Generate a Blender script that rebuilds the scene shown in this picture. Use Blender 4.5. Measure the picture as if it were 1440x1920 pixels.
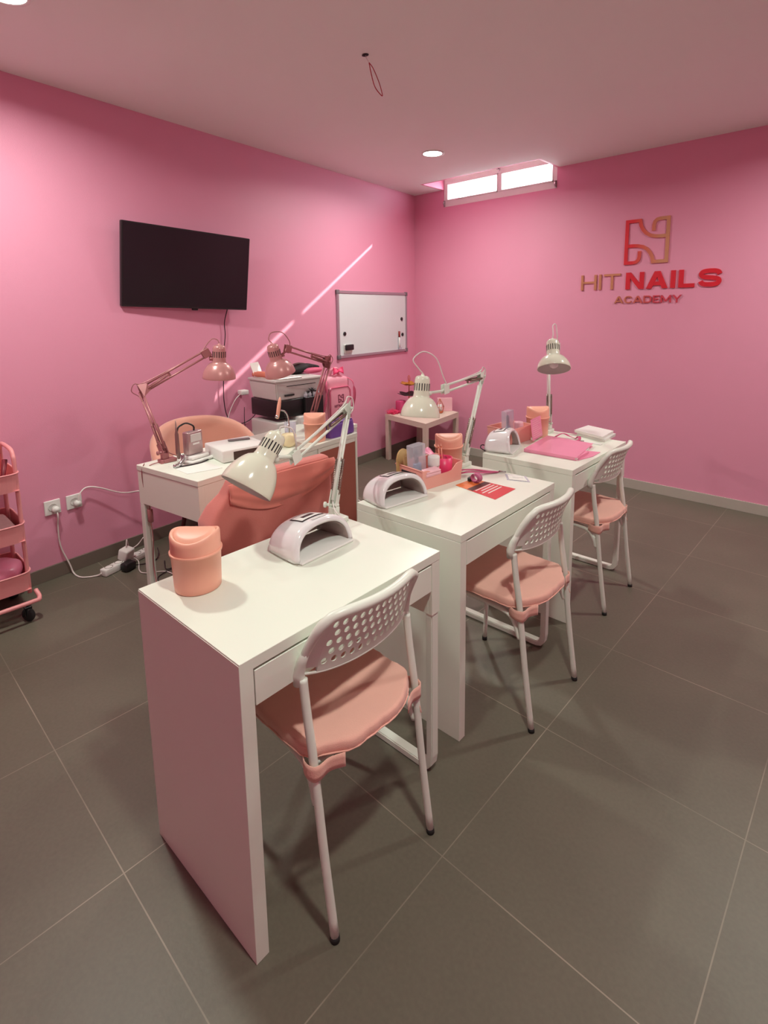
import bpy, bmesh, math, random
from mathutils import Vector, Matrix
from math import sin, cos, pi
random.seed(7)
S = bpy.context.scene
C = S.collection
for o in list(bpy.data.objects): bpy.data.objects.remove(o)

# ------------------------------------------------------------------ camera
cam = bpy.data.cameras.new('camera'); co = bpy.data.objects.new('camera', cam); C.objects.link(co)
_r = Vector((0.737337, 0.675447, -0.010297)); _u = Vector((-0.095032, 0.118807, 0.988359)); _b = Vector((0.668807, -0.727775, 0.151789))
m = Matrix.Identity(4)
for i in range(3): m[i][0] = _r[i]; m[i][1] = _u[i]; m[i][2] = _b[i]
m[0][3], m[1][3], m[2][3] = 3.80015, -4.41725, 1.46742
co.matrix_world = m
cam.sensor_fit = 'VERTICAL'; cam.sensor_height = 36; cam.lens = 999.71*36/1920
cam.shift_x = -26.96/1920; cam.shift_y = -223.4/1920
cam.clip_start = 0.02
S.camera = co
# ------------------------------------------------------------------ world, sun, exposure
W = bpy.data.worlds.new('daylight'); S.world = W; W.use_nodes = True
bg = W.node_tree.nodes['Background']; bg.inputs[0].default_value = (0.93, 0.97, 1.0, 1); bg.inputs[1].default_value = 16.0
S.view_settings.view_transform = 'Standard'; S.view_settings.look = 'None'; S.view_settings.gamma = 1
S.view_settings.use_curve_mapping = False
S.view_settings.exposure = 0.0
SUN = 13.0
DOWN = 23.5            # watts of each ceiling spotlight
sl = bpy.data.lights.new('sun', 'SUN'); sl.energy = SUN; sl.angle = math.radians(.7); sl.color = (1.0, 0.92, 0.76)
so = bpy.data.objects.new('sun', sl); C.objects.link(so)
so.rotation_euler = Vector((-1.0, -2.15, -1.43)).to_track_quat('-Z', 'Y').to_euler()
so.location = (3, 5, 6)

# ------------------------------------------------------------------ materials
def mat(name, col, rough=.5, metal=0., noise=.04, nscale=14., bump=0., bscale=200., coat=0., spec=.5, sheen=0.):
    M = bpy.data.materials.new(name); M.use_nodes = True
    nt = M.node_tree; N = nt.nodes; L = nt.links; P = N['Principled BSDF']
    P.inputs['Roughness'].default_value = rough; P.inputs['Metallic'].default_value = metal
    P.inputs['Specular IOR Level'].default_value = spec
    if coat: P.inputs['Coat Weight'].default_value = coat; P.inputs['Coat Roughness'].default_value = .08
    if sheen: P.inputs['Sheen Weight'].default_value = sheen
    tc = N.new('ShaderNodeTexCoord'); nz = N.new('ShaderNodeTexNoise'); nz.inputs['Scale'].default_value = nscale; nz.inputs['Detail'].default_value = 4
    L.new(tc.outputs['Object'], nz.inputs['Vector'])
    mr = N.new('ShaderNodeMapRange'); mr.inputs[3].default_value = 1-noise; mr.inputs[4].default_value = 1+noise
    L.new(nz.outputs['Fac'], mr.inputs[0])
    vm = N.new('ShaderNodeVectorMath'); vm.operation = 'SCALE'; vm.inputs[0].default_value = col[:3]
    L.new(mr.outputs[0], vm.inputs['Scale']); L.new(vm.outputs[0], P.inputs['Base Color'])
    if bump:
        n2 = N.new('ShaderNodeTexNoise'); n2.inputs['Scale'].default_value = bscale; L.new(tc.outputs['Object'], n2.inputs['Vector'])
        b = N.new('ShaderNodeBump'); b.inputs['Strength'].default_value = bump; b.inputs['Distance'].default_value = .002
        L.new(n2.outputs['Fac'], b.inputs['Height']); L.new(b.outputs[0], P.inputs['Normal'])
    return M
def sr(r, g, b):
    f = lambda c: ((c/255+.055)/1.055)**2.4 if c > 10 else c/255/12.92
    return (f(r), f(g), f(b))
WALL = mat('pink_wall_paint', sr(232, 155, 182), .5, noise=.02, nscale=3, bump=.25, bscale=260)
CEIL = mat('ceiling_paint', sr(246, 248, 243), .8, noise=.02, nscale=2, bump=.15)
WHITE = mat('white_laminate', sr(238, 242, 229), .28, noise=.01)
WHITE_M = mat('white_painted_steel', sr(234, 238, 227), .32, noise=.01)
SHADE_W = mat('white_lamp_enamel', sr(232, 234, 214), .18, noise=.01, coat=.4)
SHADE_IN = mat('shade_inside', sr(214, 214, 208), .4)
GAP = mat('dark_gap', (.02, .015, .015), .8)
BROWN = mat('unfinished_board', sr(168, 98, 82), .7, noise=.06)
PLAST_W = mat('white_plastic', sr(238, 236, 232), .35, noise=.01)
GLOSS_W = mat('glossy_white_plastic', sr(240, 236, 238), .12, noise=.01, coat=.6)
PEACH = mat('peach_plastic', sr(250, 182, 158), .42, noise=.02)
PINKORG = mat('salmon_pink_plastic', sr(244, 172, 160), .45, noise=.02)
CUSH = mat('salmon_cushion_fabric', sr(244, 186, 170), .85, noise=.05, bump=.4, bscale=500, sheen=.3)
COVER = mat('coral_stretch_cover', sr(220, 128, 118), .8, noise=.05, bump=.2, sheen=.3)
VELVET = mat('blush_velvet', sr(226, 164, 144), .8, noise=.06, nscale=5, sheen=.6)
ROSE = mat('rose_gold_enamel', sr(202, 144, 142), .3, metal=.2, noise=.02)
ROSE_D = mat('rose_gold_steel', sr(176, 114, 116), .38, metal=.2, noise=.02)
SPRING = mat('spring_steel', sr(150, 130, 120), .35, metal=.8)
BLACK = mat('black_plastic', (.012, .011, .012), .35)
INNER = mat('mauve_reflector', sr(160, 140, 134), .35)
SCREEN = mat('tv_screen_glass', (.010, .008, .011), .22, noise=0)
RUBBER = mat('black_rubber', (.015, .014, .014), .7)
CABLE_B = mat('black_cable', (.03, .015, .02), .5)
CABLE_W = mat('white_cable', sr(235, 225, 222), .45)
CABLE_R = mat('red_wire', sr(190, 60, 70), .5)
ALU = mat('brushed_aluminium', sr(190, 190, 195), .35, metal=.8)
BOARD = mat('whiteboard_enamel', sr(226, 230, 232), .25, noise=.01)
GREY_P = mat('light_grey_printer_plastic', sr(214, 210, 206), .45, noise=.01)
CART = mat('pink_powder_coat', sr(240, 158, 160), .4, noise=.02)
PINKBAG = mat('pink_backpack_fabric', sr(240, 160, 180), .55, noise=.05, nscale=20, bump=.2, coat=.2)
PINKBAG2 = mat('pink_backpack_trim', sr(222, 100, 135), .6)
HOT = mat('hot_pink_plastic', sr(245, 70, 120), .35)
PINKP = mat('pink_folder_card', sr(243, 148, 180), .3, noise=.04, coat=.3)
PINKL = mat('light_pink_plastic', sr(246, 190, 200), .35)
RIBB = mat('magenta_ribbon', sr(200, 70, 120), .5)
RED = mat('red_leaflet_print', sr(214, 52, 52), .35, noise=.05)
ORANGE = mat('orange_leaflet_print', sr(232, 120, 60), .4, noise=.3, nscale=60)
PURPLE = mat('purple_bag_fabric', sr(120, 78, 165), .7)
CREAM = mat('cream_plastic', sr(240, 224, 180), .4)
GOLD = mat('gold_tray', sr(214, 150, 62), .35, metal=.4)
COPPER = mat('copper_wire', sr(210, 120, 90), .3, metal=.8)
PAPER = mat('paper', sr(240, 236, 230), .7)
STEEL = mat('polished_steel', sr(190, 190, 190), .2, metal=1)
BLUE = mat('pale_blue_liquid', sr(150, 190, 215), .2)
TAN = mat('tan_wood', sr(200, 165, 110), .6)
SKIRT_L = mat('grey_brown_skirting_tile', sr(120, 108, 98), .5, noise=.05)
SKIRT_B = mat('skirting_tile_lit', sr(186, 178, 168), .45, noise=.04)  # same tile as the left skirting, painted lighter for the downlights' sheen
TABLE = mat('ash_white_table', sr(226, 212, 196), .45, noise=.02)
SHOPRED = mat('sign_red', sr(216, 30, 48), .4, noise=.02)
SHOPGOLD = mat('sign_gold', sr(205, 140, 105), .35, metal=.3)
PRINT = mat('dark_pink_print', sr(120, 40, 70), .6)

def clear_mat(name, tint, mixf):
    M = bpy.data.materials.new(name); M.use_nodes = True; nt = M.node_tree; N = nt.nodes; L = nt.links
    P = N['Principled BSDF']; P.inputs['Base Color'].default_value = (*tint, 1); P.inputs['Roughness'].default_value = .08
    T = N.new('ShaderNodeBsdfTransparent'); T.inputs[0].default_value = (*tint, 1); X = N.new('ShaderNodeMixShader'); X.inputs[0].default_value = mixf
    L.new(T.outputs[0], X.inputs[1]); L.new(P.outputs[0], X.inputs[2]); L.new(X.outputs[0], N['Material Output'].inputs[0])
    return M
GLASS = clear_mat('window_glass', (.95, .97, .98), .08)
ACRYL = clear_mat('clear_acrylic', (.90, .89, .95), .36)

def emis(name, col, s):
    M = bpy.data.materials.new(name); M.use_nodes = True; P = M.node_tree.nodes['Principled BSDF']
    P.inputs['Emission Color'].default_value = (*col, 1); P.inputs['Emission Strength'].default_value = s
    return M
LED = emis('led_diffuser', (1, .97, .88), 14.)

def gradient_mat(name, c0, c1, x0, x1):
    M = mat(name, c0, .38); nt = M.node_tree; N = nt.nodes; L = nt.links; P = N['Principled BSDF']
    g = N.new('ShaderNodeNewGeometry'); s = N.new('ShaderNodeSeparateXYZ'); L.new(g.outputs['Position'], s.inputs[0])
    mr = N.new('ShaderNodeMapRange'); mr.inputs[1].default_value = x0; mr.inputs[2].default_value = x1; L.new(s.outputs['X'], mr.inputs[0])
    mx = N.new('ShaderNodeMix'); mx.data_type = 'RGBA'; mx.inputs[6].default_value = (*c0, 1); mx.inputs[7].default_value = (*c1, 1)
    L.new(mr.outputs[0], mx.inputs[0]); L.new(mx.outputs[2], P.inputs['Base Color'])
    return M

def floor_mat():
    M = bpy.data.materials.new('dark_porcelain_tile'); M.use_nodes = True; nt = M.node_tree; N = nt.nodes; L = nt.links; P = N['Principled BSDF']
    g = N.new('ShaderNodeNewGeometry'); s = N.new('ShaderNodeSeparateXYZ'); L.new(g.outputs['Position'], s.inputs[0])
    def mth(op, a, b=None, c=None):
        n = N.new('ShaderNodeMath'); n.operation = op
        for i, v in enumerate((a, b, c)):
            if v is None: continue
            if isinstance(v, (int, float)): n.inputs[i].default_value = v
            else: L.new(v, n.inputs[i])
        return n.outputs[0]
    ds = []; ids = []
    for ax, off in (('X', 3.038), ('Y', -3.4307)):
        t = mth('DIVIDE', mth('SUBTRACT', s.outputs[ax], off), .6)
        fl = mth('FLOOR', t); fr = mth('SUBTRACT', t, fl); ids.append(fl)
        ds.append(mth('MULTIPLY', mth('MINIMUM', fr, mth('SUBTRACT', 1.0, fr)), .6))
    d = mth('MINIMUM', ds[0], ds[1])
    gr = mth('LESS_THAN', d, .0016)
    wn = N.new('ShaderNodeTexWhiteNoise'); cb = N.new('ShaderNodeCombineXYZ'); L.new(ids[0], cb.inputs[0]); L.new(ids[1], cb.inputs[1]); L.new(cb.outputs[0], wn.inputs['Vector'])
    n1 = N.new('ShaderNodeTexNoise'); n1.inputs['Scale'].default_value = 2.2; n1.inputs['Detail'].default_value = 6; L.new(g.outputs['Position'], n1.inputs['Vector'])
    n2 = N.new('ShaderNodeTexNoise'); n2.inputs['Scale'].default_value = 90; n2.inputs['Detail'].default_value = 5; L.new(g.outputs['Position'], n2.inputs['Vector'])
    v = mth('ADD', mth('ADD', mth('MULTIPLY', n1.outputs['Fac'], .50), mth('MULTIPLY', n2.outputs['Fac'], .30)), mth('MULTIPLY', wn.outputs['Value'], .06))
    v = mth('ADD', v, .57)
    sc = N.new('ShaderNodeVectorMath'); sc.operation = 'SCALE'; sc.inputs[0].default_value = sr(107, 101, 88); L.new(v, sc.inputs['Scale'])
    mx = N.new('ShaderNodeMix'); mx.data_type = 'RGBA'; gf = mth('MULTIPLY', gr, mth('MINIMUM', mth('MAXIMUM', mth('SUBTRACT', mth('MULTIPLY', n1.outputs['Fac'], 3.2), 1.05), .25), 1.0)); L.new(gf, mx.inputs[0]); L.new(sc.outputs[0], mx.inputs[6]); mx.inputs[7].default_value = (*sr(160, 150, 134), 1)
    L.new(mx.outputs[2], P.inputs['Base Color'])
    P.inputs['Roughness'].default_value = .42; P.inputs['Specular IOR Level'].default_value = .4
    b = N.new('ShaderNodeBump'); b.inputs['Strength'].default_value = .25; b.inputs['Distance'].default_value = .001
    L.new(n2.outputs['Fac'], b.inputs['Height']); L.new(b.outputs[0], P.inputs['Normal'])
    return M
FLOOR = floor_mat()

# ------------------------------------------------------------------ mesh helpers
def merge(bm, t, mi=0, smooth=False):
    for f in t.faces: f.material_index = mi; f.smooth = smooth
    me = bpy.data.meshes.new('t'); t.to_mesh(me); t.free(); bm.from_mesh(me); bpy.data.meshes.remove(me)
def box(bm, x0, x1, y0, y1, z0, z1, bev=.0015, mi=0, M=None, seg=1):
    t = bmesh.new(); bmesh.ops.create_cube(t, size=1)
    x0, x1 = sorted((x0, x1)); y0, y1 = sorted((y0, y1)); z0, z1 = sorted((z0, z1))
    for v in t.verts: v.co = ((x0+x1)/2+v.co.x*(x1-x0), (y0+y1)/2+v.co.y*(y1-y0), (z0+z1)/2+v.co.z*(z1-z0))
    if bev: bmesh.ops.bevel(t, geom=list(t.edges), offset=min(bev, .45*min(x1-x0, y1-y0, z1-z0)), segments=seg, affect='EDGES', profile=.5)
    if M: bmesh.ops.transform(t, matrix=M, verts=t.verts)
    merge(bm, t, mi, seg > 1)
def frame_at(p, d, up=(0, 0, 1)):
    d = Vector(d).normalized(); up = Vector(up)
    if abs(d.dot(up)) > .98: up = Vector((1, 0, 0))
    x = up.cross(d).normalized(); y = d.cross(x)
    M = Matrix.Identity(4)
    for i in range(3): M[i][0] = x[i]; M[i][1] = y[i]; M[i][2] = d[i]; M[i][3] = p[i]
    return M
def tube(bm, pts, r, n=8, closed=False, mi=0, cap=True, flat=1.0, up=(0, 0, 1)):
    pts = [Vector(p) for p in pts]; k = len(pts); rings = []
    rr = r if isinstance(r, (list, tuple)) else [r]*k
    t = bmesh.new(); px = None
    for i, p in enumerate(pts):
        a = pts[(i-1) % k] if (closed or i) else p; b = pts[(i+1) % k] if (closed or i < k-1) else p
        d = (b-a).normalized()
        if px is None:
            u = Vector(up)
            if abs(d.dot(u)) > .95: u = Vector((1, 0, 0)) if abs(d.x) < .9 else Vector((0, 1, 0))
            px = u.cross(d).normalized()
        else: px = (px-d*px.dot(d)).normalized()
        py = d.cross(px)
        rings.append([t.verts.new(p+(px*cos(2*pi*j/n)+py*sin(2*pi*j/n)*flat)*rr[i]) for j in range(n)])
    for i in range(k if closed else k-1):
        A, B = rings[i], rings[(i+1) % k]
        for j in range(n): t.faces.new((A[j], A[(j+1) % n], B[(j+1) % n], B[j]))
    if cap and not closed: t.faces.new(rings[0][::-1]); t.faces.new(rings[-1])
    bmesh.ops.recalc_face_normals(t, faces=t.faces)
    merge(bm, t, mi, True)
def bez(P, n=12):
    """smooth path through points (Catmull-Rom)"""
    P = [Vector(p) for p in P]; Q = [P[0]*2-P[1]]+P+[P[-1]*2-P[-2]]; out = []
    for i in range(1, len(Q)-2):
        a, b, c, d = Q[i-1:i+3]
        for j in range(n):
            t = j/n
            out.append(.5*((2*b)+(-a+c)*t+(2*a-5*b+4*c-d)*t*t+(-a+3*b-3*c+d)*t**3))
    out.append(P[-1]); return out
def lathe(bm, prof, M=None, n=32, mi=0, sx=1., sy=1.):
    t = bmesh.new(); R = []
    for (r, z) in prof:
        R.append([t.verts.new((0, 0, z))] if r < 1e-6 else [t.verts.new((r*sx*cos(2*pi*j/n), r*sy*sin(2*pi*j/n), z)) for j in range(n)])
    for A, B in zip(R, R[1:]):
        for j in range(n):
            q = (j+1) % n
            if len(A) == 1 and len(B) > 1: t.faces.new((A[0], B[j], B[q]))
            elif len(B) == 1 and len(A) > 1: t.faces.new((A[j], A[q], B[0]))
            elif len(A) > 1: t.faces.new((A[j], A[q], B[q], B[j]))
    bmesh.ops.recalc_face_normals(t, faces=t.faces)
    if M: bmesh.ops.transform(t, matrix=M, verts=t.verts)
    merge(bm, t, mi, True)
def grid(bm, fn, nu, nv, mi=0, thick=0., smooth=True, closed_u=False):
    t = bmesh.new(); V = [[t.verts.new(fn(i/nu, j/nv)) for j in range(nv+1)] for i in range(nu if closed_u else nu+1)]
    K = len(V)
    for i in range(nu):
        for j in range(nv):
            t.faces.new((V[i][j], V[(i+1) % K][j], V[(i+1) % K][j+1], V[i][j+1]))
    if thick:
        bmesh.ops.recalc_face_normals(t, faces=t.faces)
        bmesh.ops.solidify(t, geom=list(t.faces), thickness=thick)
    merge(bm, t, mi, smooth)
def ribbon(bm, pts, w, d, mp, mi=0, closed=False):
    """flat mitred stroke of width w, raised d; mp(u,v,depth) -> 3-D"""
    t = bmesh.new(); k = len(pts); P = [Vector(p) for p in pts]; L = []
    for i, p in enumerate(P):
        a = P[i-1] if i else (P[-1] if closed else None); b = P[i+1] if i < k-1 else (P[0] if closed else None)
        d1 = (p-a).normalized() if a is not None else (b-p).normalized()
        d2 = (b-p).normalized() if b is not None else d1
        n1 = Vector((-d1.y, d1.x)); n2 = Vector((-d2.y, d2.x)); nn = (n1+n2)
        nn = nn.normalized() if nn.length > 1e-5 else n1
        s = w/2/max(.35, nn.dot(n1))
        L.append([t.verts.new(mp(*(p+nn*s), 0)), t.verts.new(mp(*(p-nn*s), 0)), t.verts.new(mp(*(p-nn*s), d)), t.verts.new(mp(*(p+nn*s), d))])
    for i in range(k if closed else k-1):
        A, B = L[i], L[(i+1) % k]
        for j in range(4): t.faces.new((A[j], A[(j+1) % 4], B[(j+1) % 4], B[j]))
    if not closed: t.faces.new(L[0]); t.faces.new(L[-1][::-1])
    bmesh.ops.recalc_face_normals(t, faces=t.faces)
    merge(bm, t, mi, False)

# ------------------------------------------------------------------ object helpers
def tag(o, label=None, cat=None, group=None, kind=None):
    if label: o['label'] = label
    if cat: o['category'] = cat
    if group: o['group'] = group
    if kind: o['kind'] = kind
    return o
def thing(name, label, cat, loc, rz=0, group=None):
    o = bpy.data.objects.new(name, None); C.objects.link(o); o.location = loc; o.rotation_euler = (0, 0, rz)
    o.empty_display_size = .05
    return tag(o, label, cat, group)
def obj(name, bm, mats, parent=None, world=False, label=None):
    """world=True: the mesh was made in world coordinates although it gets a parent"""
    if not isinstance(mats, (list, tuple)): mats = [mats]
    if parent is not None and world:
        chain = []; q = parent
        while q is not None: chain.append(q); q = q.parent
        M = Matrix.Identity(4)
        for q in reversed(chain): M = M @ (Matrix.Translation(q.location) @ q.rotation_euler.to_matrix().to_4x4())
        bmesh.ops.transform(bm, matrix=M.inverted(), verts=bm.verts)
    me = bpy.data.meshes.new(name); bm.to_mesh(me); bm.free()
    for mm in mats: me.materials.append(mm)
    o = bpy.data.objects.new(name, me); C.objects.link(o)
    if parent is not None: o.parent = parent
    if label: o['label'] = label
    return o
def struct(name, bm, m, parent=None):
    o = obj(name, bm, m, parent)
    if parent is None: o['kind'] = 'structure'
    return o
def copy_tree(o, parent=None):
    c = o.copy(); C.objects.link(c); c.parent = parent
    for ch in [x for x in bpy.data.objects if x.parent == o]: copy_tree(ch, c)
    return c
B = bmesh.new

# ================================================================== room shell
H = 2.655; TL = -0.12487; wx = lambda y: TL*y           # left wall: x = wx(y)
XR, YF, YO = 5.4, -5.7, .26
bm = B(); box(bm, -.2, XR+.1, YF-.1, YO, -.1, 0, 0); struct('floor', bm, FLOOR)
hx0, hx1, hy0 = .385, 1.595, -.325       # opening cut in the dropped ceiling in front of the window
bm = B()
box(bm, -.2, XR, YF, hy0-.02, H, H+.12, 0); box(bm, -.2, hx0-.02, hy0-.02, 0, H, H+.12, 0); box(bm, hx1+.02, XR, hy0-.02, 0, H, H+.12, 0)
box(bm, hx0, hx1, hy0, 0, 2.80, 2.84, 0)
struct('ceiling', bm, CEIL)
bm = B(); e = .02
box(bm, hx0-e, hx0, hy0-e, 0, H, 2.80, 0); box(bm, hx1, hx1+e, hy0-e, 0, H, 2.80, 0); box(bm, hx0, hx1, hy0-e, hy0, H, 2.80, 0)
struct('trim_1', bm, WALL)
bm = B()
t = bmesh.new(); vs = [t.verts.new(c) for z in (0, 3.0) for c in ((wx(YF), YF, z), (0, 0, z), (-.2, 0, z), (-.2, YF, z))]
for q in ((0, 1, 2, 3), (4, 5, 6, 7), (0, 1, 5, 4), (1, 2, 6, 5), (2, 3, 7, 6), (3, 0, 4, 7)): t.faces.new([vs[i] for i in q])
bmesh.ops.recalc_face_normals(t, faces=t.faces); merge(bm, t)
struct('wall_left', bm, WALL)
wz0, wz1, wx0, wx1 = 2.488, 2.755, .385, 1.595
bm = B()
box(bm, -.2, wx0, 0, YO, 0, 3, 0); box(bm, wx1, XR, 0, .06, 0, 3, 0); box(bm, wx1+.16, XR, .06, YO, 0, 3, 0); box(bm, wx0, wx1, 0, .06, 0, wz0, 0); box(bm, wx0, wx1, 0, .06, wz1, 3, 0); box(bm, wx0, wx1+.16, .06, YO, 0, wz0, 0); box(bm, wx0, wx1+.16, .06, YO, wz1, 3, 0)
struct('wall_back', bm, WALL)
bm = B(); box(bm, XR, XR+.1, YF, 0, 0, 3, 0); struct('wall_right', bm, WALL)
bm = B(); box(bm, -.2, XR, YF-.1, YF, 0, 3, 0); struct('wall_front', bm, WALL)
a = math.atan(-TL)
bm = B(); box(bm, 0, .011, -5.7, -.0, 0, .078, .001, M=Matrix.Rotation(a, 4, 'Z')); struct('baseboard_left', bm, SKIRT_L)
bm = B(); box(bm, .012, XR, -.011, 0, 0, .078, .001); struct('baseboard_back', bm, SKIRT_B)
# window: white frame, centre mullion, two panes, catches
wf = B(); fy0, fy1 = .004, .05
for b_ in ((wx0, wx1, wz0, wz0+.055), (wx0, wx1, wz1-.045, wz1), (wx0, wx0+.035, wz0+.055, wz1-.045), (wx1-.035, wx1, wz0+.055, wz1-.045), (1.008, 1.038, wz0+.055, wz1-.045)):
    box(wf, b_[0], b_[1], fy0, fy1, b_[2], b_[3], .002)
win = struct('window_1', wf, WHITE_M)
sf = B()
for (x0, x1) in ((.42, 1.008), (1.038, 1.56)):
    z0, z1 = wz0+.055, wz1-.045
    box(sf, x0, x1, .0, .03, z0, z0+.014, .002); box(sf, x0, x1, .0, .03, z1-.014, z1, .002)
    box(sf, x0, x0+.012, .0, .03, z0, z1, .002); box(sf, x1-.012, x1, .0, .03, z0, z1, .002)
obj('window_sash', sf, WHITE_M, win)
for (x0, x1) in ((.425, 1.0), (1.045, 1.555)):
    g = B(); box(g, x0, x1, .018, .022, wz0+.06, wz1-.05, 0); obj('window_pane', g, GLASS, win)
hb = B(); box(hb, 1.010, 1.036, -.012, .004, 2.735, 2.76, .003); tube(hb, [(1.023, -.012, 2.748), (1.023, -.035, 2.735), (1.05, -.04, 2.715)], .006)
obj('window_catch', hb, STEEL, win)
for xx in (.395, 1.585):
    hb = B(); tube(hb, [(xx, -.006, 2.50), (xx, -.018, 2.52), (xx, -.008, 2.545)], .007); box(hb, xx-.008, xx+.008, -.008, .004, 2.492, 2.55, .002)
    obj('window_hinge', hb, STEEL, win)

# ceiling spotlights (one in view, one just off the corner of the frame, the others further back in the room)
def ceiling_light(x, y, label):
    t = thing('ceiling_light', label, 'ceiling light', (x, y, H), group='recessed round ceiling lights')
    b = B(); lathe(b, [(.072, -.001), (.086, -.001), (.088, -.006), (.080, -.009), (.072, -.006)], n=40); obj('trim_ring', b, PLAST_W, t)
    b = B(); lathe(b, [(0, -.004), (.073, -.004), (.073, -.002), (0, -.002)], n=40); obj('diffuser', b, LED, t)
    L = bpy.data.lights.new('ceiling_light_lamp', 'AREA'); L.shape = 'DISK'; L.size = .14; L.energy = DOWN; L.color = (.93, 1, .89); L.spread = math.radians(164)
    lo = bpy.data.objects.new('ceiling_light_lamp', L); C.objects.link(lo); lo.parent = t; lo.location = (0, 0, -.012)
ceiling_light(1.098, -1.063, 'lit round recessed ceiling light in front of the high window')
ceiling_light(1.25, -3.79, 'lit round ceiling light at the top left corner of the photo')
for (x, y, l_) in ((3.7, -1.06, 'ceiling light above the right end of the back wall'), (3.7, -3.80, 'ceiling light above the aisle right of the desks')):
    ceiling_light(x, y, l_)

# ceiling hole with loop of red wire
t = thing('hanging_wire', 'loop of red wire hanging from a small dark hole in the ceiling', 'wire', (1.867, -2.518, H))
b = B(); lathe(b, [(0, -.001), (.016, -.001), (.019, -.003), (.014, -.0035), (0, -.0035)], n=14, sy=.7); obj('hole', b, GAP, t)
b = B(); tube(b, [(0, 0, 0), (.006, .004, -.02), (.012, .012, -.035)], .0015, 6); obj('thread', b, CABLE_W, t)
b = B(); tube(b, bez([(.012, .012, -.035), (.018, .018, -.08), (.030, .030, -.14), (.052, .050, -.178), (.056, .052, -.172), (.045, .042, -.12), (.026, .024, -.06), (.012, .012, -.035)], 6), .0022, 6); obj('loop', b, CABLE_R, t)

# ================================================================== left wall
an = -a
def wall_M(y, z, off=0):      # frame on left wall: X out of wall, Y along wall towards the back, Z up
    return Matrix.Translation((wx(y), y, z)) @ Matrix.Rotation(a, 4, 'Z') @ Matrix.Translation((off, 0, 0))
# television
tvM = Matrix.Translation((.429, -2.718, 1.744)) @ Matrix.Rotation(.047, 4, 'Z') @ Matrix.Rotation(.1208, 4, 'Y') @ Matrix.Rotation(-.0306, 4, 'X')
tv = thing('television', 'black flat television mounted on the pink left wall', 'television', (.429, -2.718, 1.744))
w, h = .871, .4965
b = B(); box(b, -.028, 0, -w/2, w/2, -h/2, h/2, .004, M=tvM); obj('housing', b, BLACK, tv, True)
b = B(); box(b, .0001, .0012, -w/2+.008, w/2-.008, -h/2+.014, h/2-.008, .0003, M=tvM); obj('screen', b, SCREEN, tv, True)
b = B(); box(b, -.02, -.004, .02, .06, -h/2-.012, -h/2+.002, .003, M=tvM); obj('sensor', b, BLACK, tv, True)
b = B(); box(b, -.045, -.028, -.15, .15, -.12, .12, .003, M=tvM); box(b, wx(-2.7)+.012, .42, -2.74, -2.68, 1.72, 1.78, .003); box(b, wx(-2.8)+.001, wx(-2.8)+.018, -2.80, -2.62, 1.66, 1.84, .003)
obj('wall_bracket', b, BLACK, tv, True)
b = B()
tube(b, bez([(.375, -2.44, 1.51), (.325, -2.445, 1.40), (.322, -2.444, 1.304), (.322, -2.47, 1.15), (.328, -2.478, 1.04), (.330, -2.488, .85), (.318, -2.46, .72), (.312, -2.397, .66), (.298, -2.30, .655), (.30, -2.222, .70), (.30, -2.166, .80), (.33, -2.14, .84)], 8), .0035, 6)
tag(obj('power_cable', b, CABLE_B), 'thin black cable drooping from the television towards the printers', 'cable')
# whiteboard
wb = thing('whiteboard', 'white dry-erase board with silver frame near the corner', 'whiteboard', (wx(-.72), -.72, 1.355), a)
y0, y1, z0, z1 = -.532, .532, -.295, .285
b = B(); box(b, .002, .012, y0, y1, z0, z1, .001); obj('writing_surface', b, BOARD, wb)
b = B()
for q in ((y0, y1, z0-.012, z0+.012), (y0, y1, z1-.012, z1+.012), (y0-.012, y0+.012, z0, z1), (y1-.012, y1+.012, z0, z1)): box(b, 0.001, .020, *q, .003)
obj('frame', b, ALU, wb)
for (yy, zz) in ((y0, z0), (y0, z1), (y1, z0), (y1, z1)):
    b = B(); box(b, .0005, .022, yy-.02, yy+.02, zz-.02, zz+.02, .006, seg=2); obj('corner_cap', b, mat('grey_corner_cap', sr(120, 112, 118), .5), wb)
def magnet(y, z, label):
    M = wall_M(y, z, .0125) @ Matrix.Rotation(pi/2, 4, 'Y'); b = B(); lathe(b, [(0, 0), (.018, 0), (.018, .006), (.015, .008), (0, .008)], M, 20)
    tag(obj('round_magnet', b, BLACK), label, 'magnet', 'round magnets on the whiteboard')
magnet(-1.168, 1.268, 'black round magnet on the left side of the whiteboard')
magnet(-.275, 1.385, 'black round magnet high on the right side of the whiteboard')
magnet(-.262, 1.225, 'black round magnet low at the whiteboard right edge beside the marker')
t = thing('board_eraser', 'black topped eraser at the lower left of the whiteboard', 'eraser', (wx(-1.13)+.0125, -1.13, 1.14), a)
b = B(); box(b, .014, .034, -.055, .055, -.022, .03, .008, seg=2); obj('grip', b, BLACK, t)
b = B(); box(b, .0, .014, -.053, .053, -.048, .028, .003); obj('felt_pad', b, PAPER, t)
t = thing('board_marker', 'white marker with red cap clipped on the whiteboard', 'marker', (wx(-.33)+.014, -.33, 1.15), a)
b = B(); tube(b, [(.01, 0, -.06), (.01, 0, .05)], .009, 12); obj('barrel', b, PLAST_W, t)
b = B(); tube(b, [(.01, 0, .05), (.01, 0, .11)], .010, 12); obj('cap', b, mat('marker_red', sr(150, 40, 40), .4), t)
b = B(); box(b, 0, .018, -.012, .035, -.075, -.055, .002); box(b, 0, .003, -.012, .035, -.07, .06, .001); obj('holder', b, ACRYL, t)

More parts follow.
